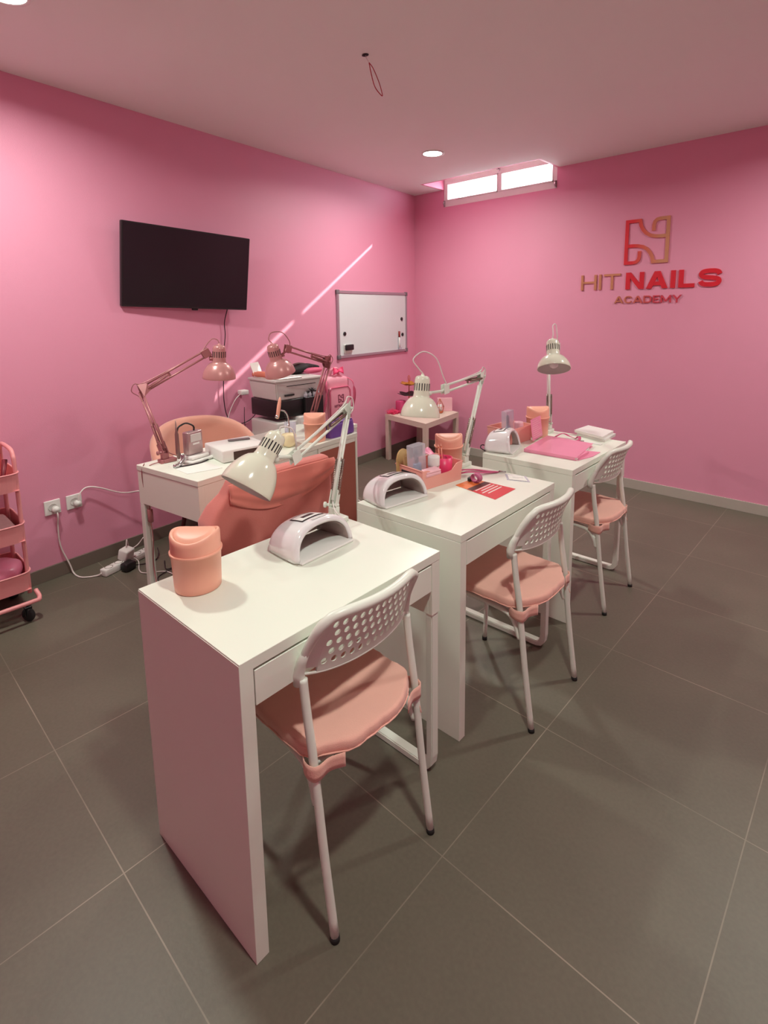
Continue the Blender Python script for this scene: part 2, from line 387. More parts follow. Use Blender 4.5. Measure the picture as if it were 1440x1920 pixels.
# wall sockets, plugs, leads
def socket(y, label):
    t = thing('wall_socket', label, 'socket', (wx(y), y, .408), a, 'white wall sockets')
    b = B(); box(b, 0, .009, -.041, .041, -.041, .041, .003); obj('face_plate', b, PLAST_W, t)
    b = B(); lathe(b, [(.021, .0092), (.023, .0105), (.021, .011), (.019, .0095), (.0, .0095)], Matrix.Rotation(pi/2, 4, 'Y'), 24); obj('outlet_ring', b, GREY_P, t)
socket(-3.635, 'white wall socket nearer the trolley with a lead running down')
socket(-3.523, 'white wall socket with a lead running right to the desk')
def wp(y, z, off): return tuple(wall_M(y, z, off).to_translation())
t = thing('power_lead', 'white lead from the left socket down to the power strip', 'power lead', wp(-3.635, .4, .01))
b = B(); tube(b, [wp(-3.628, .398, .011), wp(-3.628, .398, .045)], .018, 16); obj('plug', b, PLAST_W, t, True)
b = B(); tube(b, bez([wp(-3.628, .39, .04), wp(-3.628, .36, .045), wp(-3.626, .30, .025), wp(-3.622, .18, .02), wp(-3.59, .06, .03), (.50, -3.575, .006), (.58, -3.56, .005), (.625, -3.50, .006), (.645, -3.475, .02)], 8), .0042, 8); obj('cord', b, CABLE_W, t, True)
t = thing('power_lead', 'white lead arching from the right socket along the wall to the desk', 'power lead', wp(-3.523, .4, .01))
b = B(); tube(b, [wp(-3.515, .398, .011), wp(-3.515, .398, .04)], .017, 16); obj('plug', b, PLAST_W, t, True)
b = B(); tube(b, bez([wp(-3.515, .405, .035), wp(-3.50, .455, .035), wp(-3.46, .478, .03), wp(-3.40, .462, .04), wp(-3.28, .40, .06), wp(-3.18, .39, .10), (.60, -3.12, .40), (.85, -3.2, .43), (1.10, -3.28, .47)], 8), .004, 8); obj('cord', b, CABLE_W, t, True)
# power strip on the floor against the skirting
P0, P1 = Vector((.655, -3.475, 0)), Vector((.545, -3.155, 0)); dv = (P1-P0).normalized(); ang = math.atan2(dv.y, dv.x)
ps = thing('power_strip', 'white power strip lying on the floor along the left skirting', 'power strip', P0, ang)
Ls = (P1-P0).length
b = B(); box(b, 0, Ls, -.025, .025, .001, .042, .006, seg=2); obj('housing', b, PLAST_W, ps)
for k in range(5):
    x = .04+k*.064
    b = B(); lathe(b, [(.0, .0405), (.018, .0405), (.0205, .043), (.022, .0435), (.0225, .041)], Matrix.Translation((x, 0, 0)), 20); obj('outlet', b, mat('outlet_grey', sr(110, 95, 85), .6) if k == 0 else bpy.data.materials['outlet_grey'], ps)
def inp(x, y, z): return Matrix.Translation((P0.x, P0.y, 0)) @ Matrix.Rotation(ang, 4, 'Z') @ Vector((x, y, z))
t = thing('power_adapter', 'white power adapter plugged into the middle of the power strip', 'adapter', tuple(inp(.15, 0, .043)), ang+.2)
b = B(); box(b, -.035, .035, -.03, .03, .0, .065, .008, seg=2, M=Matrix.Rotation(.25, 4, 'X')); obj('housing', b, PLAST_W, t)
b = B(); tube(b, bez([(.0, -.01, .06), (.02, .0, .095), (.05, .02, .09), (.07, .03, .04), (.10, .04, .012), (.16, .04, .012), (.19, .02, .048)], 6), .003, 6); obj('cord', b, CABLE_W, t)
t = thing('power_adapter', 'black power adapter on the floor beside the power strip', 'adapter', tuple(inp(.115, -.062, 0)), ang)
b = B(); box(b, -.035, .035, -.028, .026, .001, .05, .01, seg=2); obj('housing', b, BLACK, t)
b = B(); tube(b, bez([(.03, -.02, .02), (.08, -.03, .005), (.15, -.05, .005), (.2, -.02, .02), (.22, .01, .04)], 6), .003, 6); obj('cord', b, CABLE_B, t)
b = B()
tube(b, bez([tuple(inp(.17, -.02, .05)), tuple(inp(.19, -.055, .02)), (.74, -3.31, .005), (.80, -3.30, .005), (.86, -3.22, .005), (.93, -3.20, .006)], 8), .003, 6)
tag(obj('cable', b, CABLE_W), 'loose white cable trailing over the floor below the power strip', 'cable')
b = B(); tube(b, bez([(.73, -3.16, .005), (.84, -3.20, .005), (.86, -3.16, .008), (.90, -3.27, .005), (1.00, -3.30, .005), (1.15, -3.36, .005)], 8), .003, 6)
tag(obj('cable', b, CABLE_B), 'thin dark cable on the floor beside the desk leg', 'cable')

# ================================================================== back wall sign
def bwp(u, v, d): return (u, -.0005-d, v)
sign = thing('wall_sign', 'raised red and gold monogram and lettering on the back wall', 'sign', (2.36, 0, 1.80))
MONO = [[(.34, .27), (.34, .14), (.32, .06), (.27, .015), (.20, 0), (0, 0), (0, 1), (.32, 1), (.345, .88), (.40, .78), (.48, .69), (.58, .63), (.70, .60), (.82, .59), (1, .59)],
        [(.66, .73), (.66, .86), (.68, .94), (.73, .985), (.80, 1), (1, 1), (1, 0), (.68, 0), (.655, .12), (.60, .22), (.52, .31), (.42, .37), (.30, .40), (.18, .41), (0, .41)]]
MGR = gradient_mat('sign_monogram_gradient', sr(222, 40, 52), sr(204, 140, 105), 2.25, 2.46)
for k, path in enumerate(MONO):
    b = B(); pts = []
    ribbon(b, [(2.205+u*.30, 1.822+v*.315) for u, v in path], .025, .010-.0004*k, bwp); obj('monogram_stroke', b, MGR, sign, True)
# glyph: width in cap heights, then pieces: v(u) upright, h(v,u0,u1) bar, d((u,v),(u,v)) slanted stroke with level ends, c(points) curved stroke
GL = {'H': (.98, [('v', 0), ('v', 1), ('h', .5, 0, 1)]), 'I': (0, [('v', 0)]), 'T': (1.0, [('h', 1, 0, 1), ('v', .5)]),
      'N': (1.16, [('v', 0), ('v', 1), ('d', (0, 1), (1, 0))]), 'A': (1.26, [('d', (0, 0), (.5, 1)), ('d', (.5, 1), (1, 0)), ('h', .22, .2, .8)]),
      'L': (.92, [('v', 0), ('h', 0, 0, 1)]),
      'S': (1.30, [('c', [(1, .74), (.93, .90), (.78, .98), (.55, 1), (.30, .99), (.10, .92), (.02, .76), (.09, .61), (.28, .54), (.52, .50), (.76, .455), (.93, .38), (.98, .23), (.90, .07), (.70, .005), (.45, 0), (.22, .02), (.07, .10), (0, .25)])]),
      'C': (1.1, [('c', [(1, .76), (.88, .92), (.68, 1), (.45, 1), (.2, .93), (.05, .74), (0, .5), (.05, .26), (.2, .07), (.45, 0), (.68, 0), (.88, .08), (1, .24)])]),
      'D': (1.1, [('v', 0), ('c', [(.0, 1), (.55, 1), (.82, .93), (.96, .74), (1, .5), (.96, .26), (.82, .07), (.55, 0), (0, 0)])]),
      'E': (.86, [('v', 0), ('h', 1, 0, 1), ('h', .5, 0, .92), ('h', 0, 0, 1)]),
      'M': (1.35, [('v', 0), ('v', 1), ('d', (0, 1), (.5, .15)), ('d', (.5, .15), (1, 1))]),
      'Y': (1.15, [('d', (0, 1), (.5, .42)), ('d', (.5, .42), (1, 1)), ('s', .5, .45)])}
def word(text, x0, x1, z0, z1, sw, m, parent, mp=bwp, depth=.010, name='letter', world=True, single=False):
    hh = z1-z0; gap = .17*hh; si = sw
    nat = [GL[c][0]*hh if GL[c][0] else sw for c in text]
    fixed = gap*(len(text)-1)+sum(n_ for n_, c in zip(nat, text) if not GL[c][0])
    k = (x1-x0-fixed)/sum(n_ for n_, c in zip(nat, text) if GL[c][0])
    x = x0; BB = B() if single else None
    def poly(b, P, dd):
        t = bmesh.new(); lo = [t.verts.new(mp(p[0], p[1], 0)) for p in P]; hi = [t.verts.new(mp(p[0], p[1], dd)) for p in P]
        t.faces.new(hi); t.faces.new(lo[::-1]); n = len(P)
        for i in range(n): t.faces.new((lo[i], lo[(i+1) % n], hi[(i+1) % n], hi[i]))
        bmesh.ops.recalc_face_normals(t, faces=t.faces); merge(b, t)
    for c, n_ in zip(text, nat):
        Wd = n_*(k if GL[c][0] else 1); b = BB if single else B(); X0, U, Vv = x+sw/2, Wd-sw, hh-sw
        for i, q in enumerate(GL[c][1]):
            dd = depth*(1-.035*i)
            if q[0] == 'v': X = X0+q[1]*U; poly(b, [(X-sw/2, z0), (X+sw/2, z0), (X+sw/2, z1), (X-sw/2, z1)], dd)
            elif q[0] == 's': X = X0+q[1]*U; poly(b, [(X-sw/2, z0), (X+sw/2, z0), (X+sw/2, z0+hh*q[2]+sw*.4), (X-sw/2, z0+hh*q[2]+sw*.4)], dd)
            elif q[0] == 'h':
                zc = z0+sw/2+q[1]*Vv; t_ = sw*.86/2; e0 = X0+q[2]*U-(sw/2 if q[2] == 0 else 0); e1 = X0+q[3]*U+(sw/2 if q[3] == 1 else 0); zc += (sw*.07 if q[1] == 1 else -sw*.07 if q[1] == 0 else 0)
                poly(b, [(e0, zc-t_), (e1, zc-t_), (e1, zc+t_), (e0, zc+t_)], dd)
            elif q[0] == 'd':
                (ua, va), (ub, vb) = q[1], q[2]; hw = sw*.60
                za, zb = z0+va*hh, z0+vb*hh; xa_, xb_ = X0+ua*U, X0+ub*U
                poly(b, [(xa_-hw, za), (xa_+hw, za), (xb_+hw, zb), (xb_-hw, zb)], dd)
            else:
                ribbon(b, [(p.x, p.y) for p in bez([(X0+u*U, z0+sw/2+v*Vv, 0) for u, v in q[1]], 4)], sw*.95, dd, mp)
        if not single: obj(name, b, m, parent, world)
        x += Wd+gap
    if single: obj(name, BB, m, parent, world)
word('HIT', 1.848, 2.172, 1.622, 1.745, .019, SHOPGOLD, sign)
word('NAILS', 2.215, 2.885, 1.618, 1.748, .033, SHOPRED, sign)
AGR = gradient_mat('sign_academy_gradient', sr(196, 122, 92), sr(205, 60, 78), 2.15, 2.45)
word('ACADEMY', 2.132, 2.628, 1.510, 1.566, .010, AGR, sign)

# ================================================================== student desks
def desk(ax, ay, rz, label, flush=False):
    t = thing('desk', label, 'desk', (ax, ay, 0), rz, 'white student desks in the middle row')
    D, Lh, Ht = .477, .693, .7484; T = .026
    b = B(); box(b, -D, 0, .0012 if flush else 0, Lh, Ht-T, Ht, .0008); obj('tabletop', b, WHITE, t)
    b = B(); box(b, -D, 0 if flush else -.001, 0, .034, .0, Ht-.0035 if flush else Ht-T-.001, .0008); obj('side_panel', b, WHITE, t)
    b = B(); box(b, -D+.01, -.016, .655, .692, .552, Ht-T-.001, .001); box(b, -.016, -.001, .655, .692, .552, Ht-T-.001, .001)
    obj('side_rail', b, WHITE, t)
    b = B(); box(b, -D+.006, -D+.020, .034, .655, .56, Ht-T-.001, .001); obj('back_rail', b, WHITE, t)
    dr = B(); box(dr, -.018, -.001, .037, .652, .633, Ht-T-.0065, .0012); dr_o = obj('drawer', dr, WHITE, t)
    b = B(); box(b, -D+.03, -.018, .05, .64, .645, .70, .001); obj('drawer_box', b, WHITE, dr_o)
    # loop leg of flat steel tube
    pts = [(-.016, .674, .56), (-.016, .674, .06), (-.020, .674, .032), (-.030, .674, .018), (-.045, .674, .013), (-D+.045, .674, .013), (-D+.030, .674, .018), (-D+.020, .674, .032), (-D+.016, .674, .06), (-D+.016, .674, .56)]
    b = B(); tt = bmesh.new(); hw, ht = .017, .012
    rings = []
    P = [Vector(p) for p in pts]
    for i, p in enumerate(P):
        d = (P[min(i+1, len(P)-1)]-P[max(i-1, 0)]).normalized(); n = Vector((d.z, 0, -d.x))
        rings.append([tt.verts.new(p+Vector((0, s*hw, 0))+n*q*ht) for s, q in ((-1, -1), (1, -1), (1, 1), (-1, 1))])
    for A, Q in zip(rings, rings[1:]):
        for j in range(4): tt.faces.new((A[j], A[(j+1) % 4], Q[(j+1) % 4], Q[j]))
    tt.faces.new(rings[0][::-1]); tt.faces.new(rings[-1]); bmesh.ops.recalc_face_normals(tt, faces=tt.faces)
    bmesh.ops.bevel(tt, geom=[e for e in tt.edges if len(e.link_faces) == 2 and e.calc_face_angle(0) > 1], offset=.003, segments=2, affect='EDGES')
    merge(b, tt); obj('loop_leg', b, WHITE_M, t)
    return t
desk(2.8762, -3.9072, .0245, 'nearest white desk with the pink bin and open space on top', True)
desk(2.8423, -3.0831, .0278, 'middle white desk carrying the red leaflet and pink organizer')
desk(2.8059, -2.1783, .0175, 'farthest white student desk carrying the pink folder')

# ================================================================== folding chairs
def chair(x, y, rz, label):
    t = thing('folding_chair', label, 'chair', (x, y, 0), rz, 'white chairs with perforated backs')
    hw = .178
    for s in (-1, 1):
        b = B(); prof = bez([(0, s*hw, .012), (-.030, s*hw, .22), (-.056, s*hw, .44), (-.072, s*hw, .54), (-.080, s*hw, .60), (-.084, s*hw, .638)], 5)
        tube(b, prof, .0105, 12); leg = obj('rear_leg', b, WHITE_M, t)
        b = B(); tube(b, [(.001, s*hw, .0), (-.0005, s*hw, .014)], .0115, 12); obj('rubber_foot', b, RUBBER, leg)
    for s in (-1, 1):
        b = B(); prof = bez([(-.415, s*.168, .012), (-.405, s*.168, .25), (-.392, s*.166, .385), (-.355, s*.164, .412), (-.20, s*.164, .412), (-.11, s*.168, .405), (-.075, s*.172, .375), (-.055, s*.176, .33)], 6)
        tube(b, prof, .0095, 10); leg = obj('front_leg', b, WHITE_M, t)
        b = B(); tube(b, [(-.4155, s*.168, .0), (-.415, s*.168, .016)], .011, 12); obj('rubber_foot', b, RUBBER, leg)
    # seat
    b = B()
    def sf(u, v):
        x_ = -.062-.350*u; w_ = .162-.004*u; yy = (v*2-1)*w_
        return (x_, yy, .428-.012*sin(pi*v)*(1-.3*u)-(.018*max(0, (u-.85)/.15)**2))
    grid(b, sf, 10, 10, thick=.012); obj('seat', b, PLAST_W, t)
    # perforated backrest
    z0_, z1_ = .648, .800
    def bk(u, v):     # u,v in 0..1
        s = u*2-1; z = z0_+(z1_-z0_)*v; hw_ = .181-.024*v**1.3
        cr = -.022*abs(s)**9*v**2-.010*(1-abs(s)**3)*(1-v)
        return Vector((-.088+.052*v**1.2+.038*(1-s*s)-.008*abs(s)**9*(1-v), s*hw_, z+cr))
    tt = bmesh.new(); NC, NR, mu, mv = 12, 5, .09, .10
    cu = (1-2*mu)/NC; cv = (1-2*mv)/NR
    def quad(u0, u1, v0, v1):
        if u1-u0 < 1e-6: return
        for off_ in (0, .0045): tt.faces.new([tt.verts.new(bk(*q)+Vector((off_, 0, 0))) for q in ((u0, v0), (u1, v0), (u1, v1), (u0, v1))])
    for k in range(NC*2):      # margins
        ua, ub = mu+k*cu/2, mu+(k+1)*cu/2
        quad(ua, ub, 0, mv); quad(ua, ub, 1-mv, 1)
    for k in range(NR+0):
        va, vb = mv+k*cv, mv+(k+1)*cv; off = (k % 2)*cu/2
        quad(0, mu, va, vb); quad(1-mu, 1, va, vb)
        if off: quad(mu, mu+off, va, vb); quad(1-mu-off, 1-mu, va, vb)
        for c in range(NC-(1 if off else 0)):
            ua = mu+off+c*cu; ub = ua+cu; uc = (ua+ub)/2; vc = (va+vb)/2; n = 12
            ho = []; hi = []
            for j in range(n):
                th = 2*pi*j/n+pi/4; cx_, cy_ = cos(th), sin(th); mxx = max(abs(cx_), abs(cy_))
                ho.append(tt.verts.new(bk(uc+cx_/mxx*cu/2, vc+cy_/mxx*cv/2)))
                hi.append(tt.verts.new(bk(uc+cx_*cu*.30, vc+cy_*cv*.34)))
            dx_ = Vector((.0045, 0, 0)); hb_ = [tt.verts.new(v_.co+dx_) for v_ in hi]; ob_ = [tt.verts.new(v_.co+dx_) for v_ in ho]
            for j in range(n):
                q_ = (j+1) % n
                tt.faces.new((ho[j], ho[q_], hi[q_], hi[j])); tt.faces.new((ob_[j], ob_[q_], hb_[q_], hb_[j])); tt.faces.new((hi[j], hi[q_], hb_[q_], hb_[j]))
    bmesh.ops.remove_doubles(tt, verts=tt.verts, dist=1e-5)
    b = B(); merge(b, tt, 0, False); tube(b, [bk(k/20, 0)+Vector((.00225, 0, 0)) for k in range(21)], .0035, 6)
    rim = [bk(0, v/6)+Vector((0, 0, 0)) for v in range(0, 6)]+[bk(k/14, 1.0) for k in range(15)]+[bk(1, v/6) for v in range(5, -1, -1)]
    rr = [.008, .009, .010, .011, .0115, .012]+[.012]*15+[.012, .0115, .011, .010, .009, .008]
    tube(b, rim, rr, 10)
    for s in (0, 1):
        p = bk(s, 0); tube(b, [p+Vector((.002, 0, -.026)), p+Vector((0, 0, .0)), bk(s, .22), bk(s, .5)], [.0145, .0145, .012, .009], 12)
    obj('backrest', b, WHITE_M, t)
    return t
def cushion(x, y, rz, label, sd):
    t = thing('seat_cushion', label, 'cushion', (x, y, .4305), rz, 'pink seat cushions tied to the chairs')
    rnd = random.Random(sd); ph = rnd.random()*6
    half = [(-.012, .0), (-.014, .085), (-.024, .102), (-.056, .150), (-.078, .182), (-.10, .186), (-.36, .184), (-.405, .180), (-.416, .165), (-.420, .0)]
    out = [Vector((x_, y_)) for x_, y_ in half]+[Vector((x_, -y_)) for x_, y_ in half[-2:0:-1]]
    dense = []
    for i, p in enumerate(out):
        q = out[(i+1) % len(out)]; n = max(1, int((q-p).length/.012)); dense += [p.lerp(q, k/n) for k in range(n)]
    for _ in range(2): dense = [dense[i-1]*.25+dense[i]*.5+dense[(i+1) % len(dense)]*.25 for i in range(len(dense))]
    cen = Vector((-.225, 0)); N_ = len(dense)
    def pt(i, sc, zz, top=0):
        p = cen+(dense[i]-cen)*sc; wv = .0016*sin(.9*i+ph)+.0010*sin(2.3*i+ph*2)
        if top:
            X, Y = (p.x+.225)/.19, p.y/.185
            zz += .004*(1-X*X)*(1-Y*Y)+.0016*sin(7*X+ph)*cos(5*Y+ph)-.005*math.exp(-(X*X+Y*Y)/.012)
            zz -= .0015*max(0, sin(5*math.atan2(Y, X)+ph))*max(0, 1-abs(math.hypot(X, Y)-.45)*2.2)
        n_ = (dense[i]-cen).normalized()*wv*(sc > .9)
        return (p.x+n_.x, p.y+n_.y, zz)
    b = B(); tt = bmesh.new()
    lv = [(.93, .001, 0), (.985, .004, 0), (1.0, .010, 0), (1.004, .020, 0), (1.0, .029, 0), (.990, .0335, 1), (.968, .036, 1), (.95, .0365, 1)]+[(.95*(1-k/10), .0365, 1) for k in range(1, 10)]
    R = [[tt.verts.new(pt(i, *l_)) for i in range(N_)] for l_ in lv]
    for A_, Q_ in zip(R, R[1:]):
        for i in range(N_): tt.faces.new((A_[i], A_[(i+1) % N_], Q_[(i+1) % N_], Q_[i]))
    tt.faces.new(R[0][::-1]); tt.faces.new(R[-1]); bmesh.ops.recalc_face_normals(tt, faces=tt.faces); merge(b, tt, 0, True); obj('pad', b, CUSH, t)
    b = B(); tube(b, [pt(i, 1.004, .009) for i in range(0, N_, 2)], .0022, 6, closed=True); obj('piping', b, CUSH, t)
    for s in (-1, 1):
        b = B(); path = bez([(-.100, s*.176, 0), (-.080, s*.190, 0), (-.060, s*.1945, 0), (-.042, s*.189, 0), (-.036, s*.174, 0), (-.036, s*.146, 0), (-.020, s*.112, 0)], 5)
        def st(u, v):
            i = min(int(u*(len(path)-1)), len(path)-2); q = u*(len(path)-1)-i; p = path[i].lerp(path[i+1], q)
            return (p.x, p.y, .012-.038*v+.002*sin(9*u)*v)
        grid(b, st, len(path)-1, 3, thick=.002)
        if s > 0: grid(b, lambda u, v: (-.050+.020*u-.012*v*(1-u), .186-.01*u+.002*v, -.028-.040*u+.018*v*(1-u)), 5, 3, thick=.002)
        obj('strap', b, CUSH, t)
CH = [(2.970, -3.577, .0), (3.001, -2.700, .01), (2.906, -1.808, .01)]
for (x, y, rz), l, l2 in zip(CH, ('nearest white chair, pushed in at the nearest desk', 'white perforated-back chair at the middle desk', 'farthest white chair, at the desk with the pink folder'),
                        ('pink seat cushion on the nearest white chair', 'pink buttoned seat cushion on the chair at the middle desk', 'pink seat cushion on the farthest white chair')):
    chair(x, y, rz, l); cushion(x, y, rz, l2, int(x*1000))

# ================================================================== desk lamps
def desk_lamp(label, base, post, elbow, head, cap, rim, ms, ma, cordpts, edge_dir, curl=1):
    base, elbow, head, cap, rim = (Vector(v) for v in (base, elbow, head, cap, rim))
    t = thing('desk_lamp', label, 'desk lamp', tuple(base))
    # clamp: block on the desk edge, lower jaw and screw
    ed = Vector(edge_dir).normalized(); sd = Vector((-ed.y, ed.x, 0))
    M = Matrix.Identity(4)
    for i in range(3): M[i][0] = ed[i]; M[i][1] = sd[i]; M[i][2] = (0, 0, 1)[i]; M[i][3] = base[i]
    b = B(); box(b, -.052, .012, -.024, .024, .0005, .018, .003, M=M, seg=2); box(b, .012, .026, -.022, .022, -.062, .018, .003, M=M, seg=2); box(b, -.030, .026, -.020, .020, -.066, -.052, .003, M=M, seg=2)
    box(b, -.018, .014, -.014, .014, .017, .048, .003, M=M, seg=2)
    cl = obj('clamp', b, ma, t, True)
    b = B(); tube(b, [M @ Vector((-.012, 0, -.027)), M @ Vector((-.012, 0, -.10))], .005, 8); tube(b, [M @ Vector((-.012, -.016, -.10)), M @ Vector((-.012, .016, -.10))], .005, 8); obj('clamp_screw', b, ma, cl, True)
    piv = M @ Vector((0, 0, .052))
    def arm(name, P, Q, sep, rw, springs, knee=0):
        d = (Q-P).normalized(); hor = Vector((d.x, d.y, 0)); side = Vector((-d.y, d.x, 0)).normalized() if hor.length > 1e-3 else sd
        n = d.cross(side).normalized()
        if n.z < 0: n = -n
        b = B()
        for s in (-1, 1): tube(b, [P+n*s*sep/2, Q+n*s*sep/2], rw, 6)
        L_ = (Q-P).length
        arm_o = obj(name, b, ma, t, True)
        b = B()
        for s in (-1, 1):
            a0 = P+d*.03+side*s*.012-n*sep*.2; a1 = P+d*(L_*.42)+side*s*.012+n*sep*.1
            tube(b, [a0, a1], .0048, 8)
            for k in range(14): 
                q = a0.lerp(a1, .08+.84*k/13); tube(b, [q-d*.0012, q+d*.0012], .0060, 8)
        box(b, -.003, .003, -.018, .018, -.006, .006, .001, M=frame_at(P+d*(L_*.43), d, n))
        obj('spring', b, SPRING if ma is WHITE_M else ROSE_D, arm_o, True)
        return d, n, side
    # pivot cheek plates
    d1, n1, s1 = arm('lower_arm', piv+Vector((0, 0, .012)), elbow, .030, .0058, True)
    d2, n2, s2 = arm('upper_arm', elbow, head, .030, .0055, True)
    b = B()
    for s in (-1, 1): box(b, -.020, .020, -.0015, .0015, -.012, .050, .001, M=frame_at(piv+s1*s*.012, d1, s1))
    tube(b, [piv-s1*.020, piv+s1*.026], .005, 10); tube(b, [piv+s1*.026, piv+s1*.034], .010, 12)
    obj('base_bracket', b, ma, t, True)
    b = B()
    for s in (-1, 1):
        tri = [elbow+d1*.018+n2*.022, elbow-d1*.040-n1*.014, elbow-d1*.040+n1*.014, elbow+d2*.045-n2*.018, elbow+d2*.045+n2*.018]
        tt = bmesh.new(); c0 = tt.verts.new(elbow+s2*s*.010+d1*.012); vs = [tt.verts.new(p+s2*s*.010) for p in tri]
        order = sorted(vs, key=lambda v: math.atan2((v.co-elbow).dot(n2), (v.co-elbow).dot(d2)))
        tt.verts.remove(c0); tt.faces.new(order); bmesh.ops.solidify(tt, geom=list(tt.faces), thickness=.002); merge(b, tt)
    tube(b, [elbow-s2*.014, elbow+s2*.014], .006, 8)
    obj('elbow_bracket', b, ma, t, True)
    # head bracket and knuckle
    ax = (rim-cap).normalized(); capc = cap+ax*.075; tocap = (capc-head); tocap = (tocap-ax*tocap.dot(ax)); ln = tocap.length; tocap.normalize()
    b = B()
    for s in (-1, 1): box(b, -.022, .022, -.0015, .0015, -.020, .024, .001, M=frame_at(head+s2*s*.009, d2, s2))
    tube(b, [head+d2*.01, head+ax*.012+tocap*.02, capc-tocap*.030], .0065, 10); tube(b, [capc-tocap*.050, capc-tocap*.030], .010, 12)
    obj('head_bracket', b, ma, t, True)
    # shade
    H_ = (rim-cap).length; Mh = frame_at(cap, ax); prof = [(0, 0), (.016, .0005), (.025, .003), (.0305, .009), (.0335, .019), (.034, .045), (.0345, .082), (.036, .088), (.037, .094)]
    for k in range(1, 13):
        th = k/12*pi/2; prof.append((.0385+.0475*sin(th)**.66, .094+(H_-.094)*k/12))
    outer = list(prof)
    inner = [(r-.0025, z+.001) for r, z in outer[::-1]][:-8]
    b = B(); lathe(b, outer+[(outer[-1][0]-.0005, H_+.0008), (outer[-1][0]-.0025, H_)], Mh, 48)
    lathe(b, inner+[(0, .092)], Mh, 48, mi=1)
    lathe(b, [(0, -.009), (.006, -.008), (.008, -.002), (.010, .002)], Mh, 16)
    sh = obj('lamp_shade', b, [ms, SHADE_IN], t, True)
    b = B()
    for k in range(18):
        th = 2*pi*k/18; R_ = Matrix.Rotation(th, 4, 'Z')
        box(b, .0325, .0352, -.0021, .0021, .034, .066, .0008, M=Mh @ R_)
    obj('vent_slots', b, GAP, sh, True)
    b = B(); lathe(b, [(0, .095), (.013, .095), (.013, .115), (.021, .125), (.026, .138), (.022, .152), (.010, .160), (0, .162)], Mh, 20); obj('bulb', b, PLAST_W, t, True)
    b = B(); lp = [cap+ax*-.010]+[Vector(q) for q in cordpts]+[head-d2*.012+n2*.016]
    tube(b, bez([tuple(q) for q in lp], 8), .0028, 7)
    tube(b, bez([head-d2*.012+n2*.016, elbow.lerp(head, .5)+n2*.020, elbow+n2*.028+d2*.03, elbow+n2*.045-d2*.005, elbow+n2*.02-d2*.035, elbow-d2*.02-n2*.02, elbow-d1*.06+s1*.012], 6), .0024, 6)
    tube(b, bez([elbow-d1*.06+s1*.012, elbow.lerp(piv, .5)+s1*.011, piv+d1*.06+s1*.011, piv+s1*.03+ed*(-.05)+Vector((0, 0, -.005)), piv+ed*(-.085)*curl+s1*.02+Vector((0, 0, -.042)), piv+ed*.02+s1*.045+Vector((0, 0, -.048)), piv+ed*.045+s1*.02+Vector((0, 0, -.08)), piv+ed*.05+Vector((0, 0, -.25))], 7), .0026, 6)
    obj('lamp_cord', b, CABLE_W if ma is WHITE_M else ROSE_D, t, True)
    return t
Zt = .7484
desk_lamp('nearest white swing-arm lamp tilted over the nearest desk', (2.425, -3.262, Zt), .8, (2.268, -3.036, 1.095), (2.356, -3.365, .985),
          (2.350, -3.425, 1.074), (2.352, -3.556, .920), SHADE_W, WHITE_M, [(2.352, -3.412, 1.094), (2.372, -3.385, 1.085), (2.372, -3.372, 1.04)], (-1, 0, 0))
desk_lamp('white swing-arm lamp hanging over the middle desk', (2.388, -2.425, Zt), .8, (2.293, -2.142, 1.136), (2.345, -2.52, 1.118),
          (2.312, -2.640, 1.187), (2.320, -2.668, 1.010), SHADE_W, WHITE_M, [(2.300, -2.66, 1.225), (2.285, -2.67, 1.26), (2.30, -2.62, 1.29), (2.335, -2.575, 1.26), (2.35, -2.545, 1.18)], (0, 1, 0))
desk_lamp('white swing-arm lamp on the farthest desk facing the room', (2.36, -1.53, Zt), .8, (2.285, -1.406, 1.172), (2.474, -1.690, 1.262),
          (2.470, -1.743, 1.306), (2.513, -1.803, 1.157), SHADE_W, WHITE_M, [(2.468, -1.735, 1.335), (2.45, -1.705, 1.38), (2.455, -1.68, 1.385), (2.467, -1.685, 1.33)], (0, 1, 0))
desk_lamp('rose gold swing-arm lamp at the left end of the back desk', (1.255, -3.335, .75), .8, (1.06, -3.345, 1.084), (1.135, -3.025, 1.255),
          (1.164, -2.960, 1.298), (1.1525, -2.965, 1.118), ROSE, ROSE_D, [(1.155, -2.965, 1.325), (1.14, -2.985, 1.33), (1.13, -3.015, 1.30)], (0, -1, 0))
desk_lamp('rose gold swing-arm lamp in front of the printers', (1.175, -2.365, .75), .8, (1.256, -2.285, 1.162), (1.300, -2.615, 1.262),
          (1.262, -2.695, 1.290), (1.261, -2.645, 1.119), ROSE, ROSE_D, [(1.255, -2.71, 1.32), (1.255, -2.69, 1.355), (1.285, -2.64, 1.355), (1.305, -2.61, 1.31)], (-1, 0, 0))

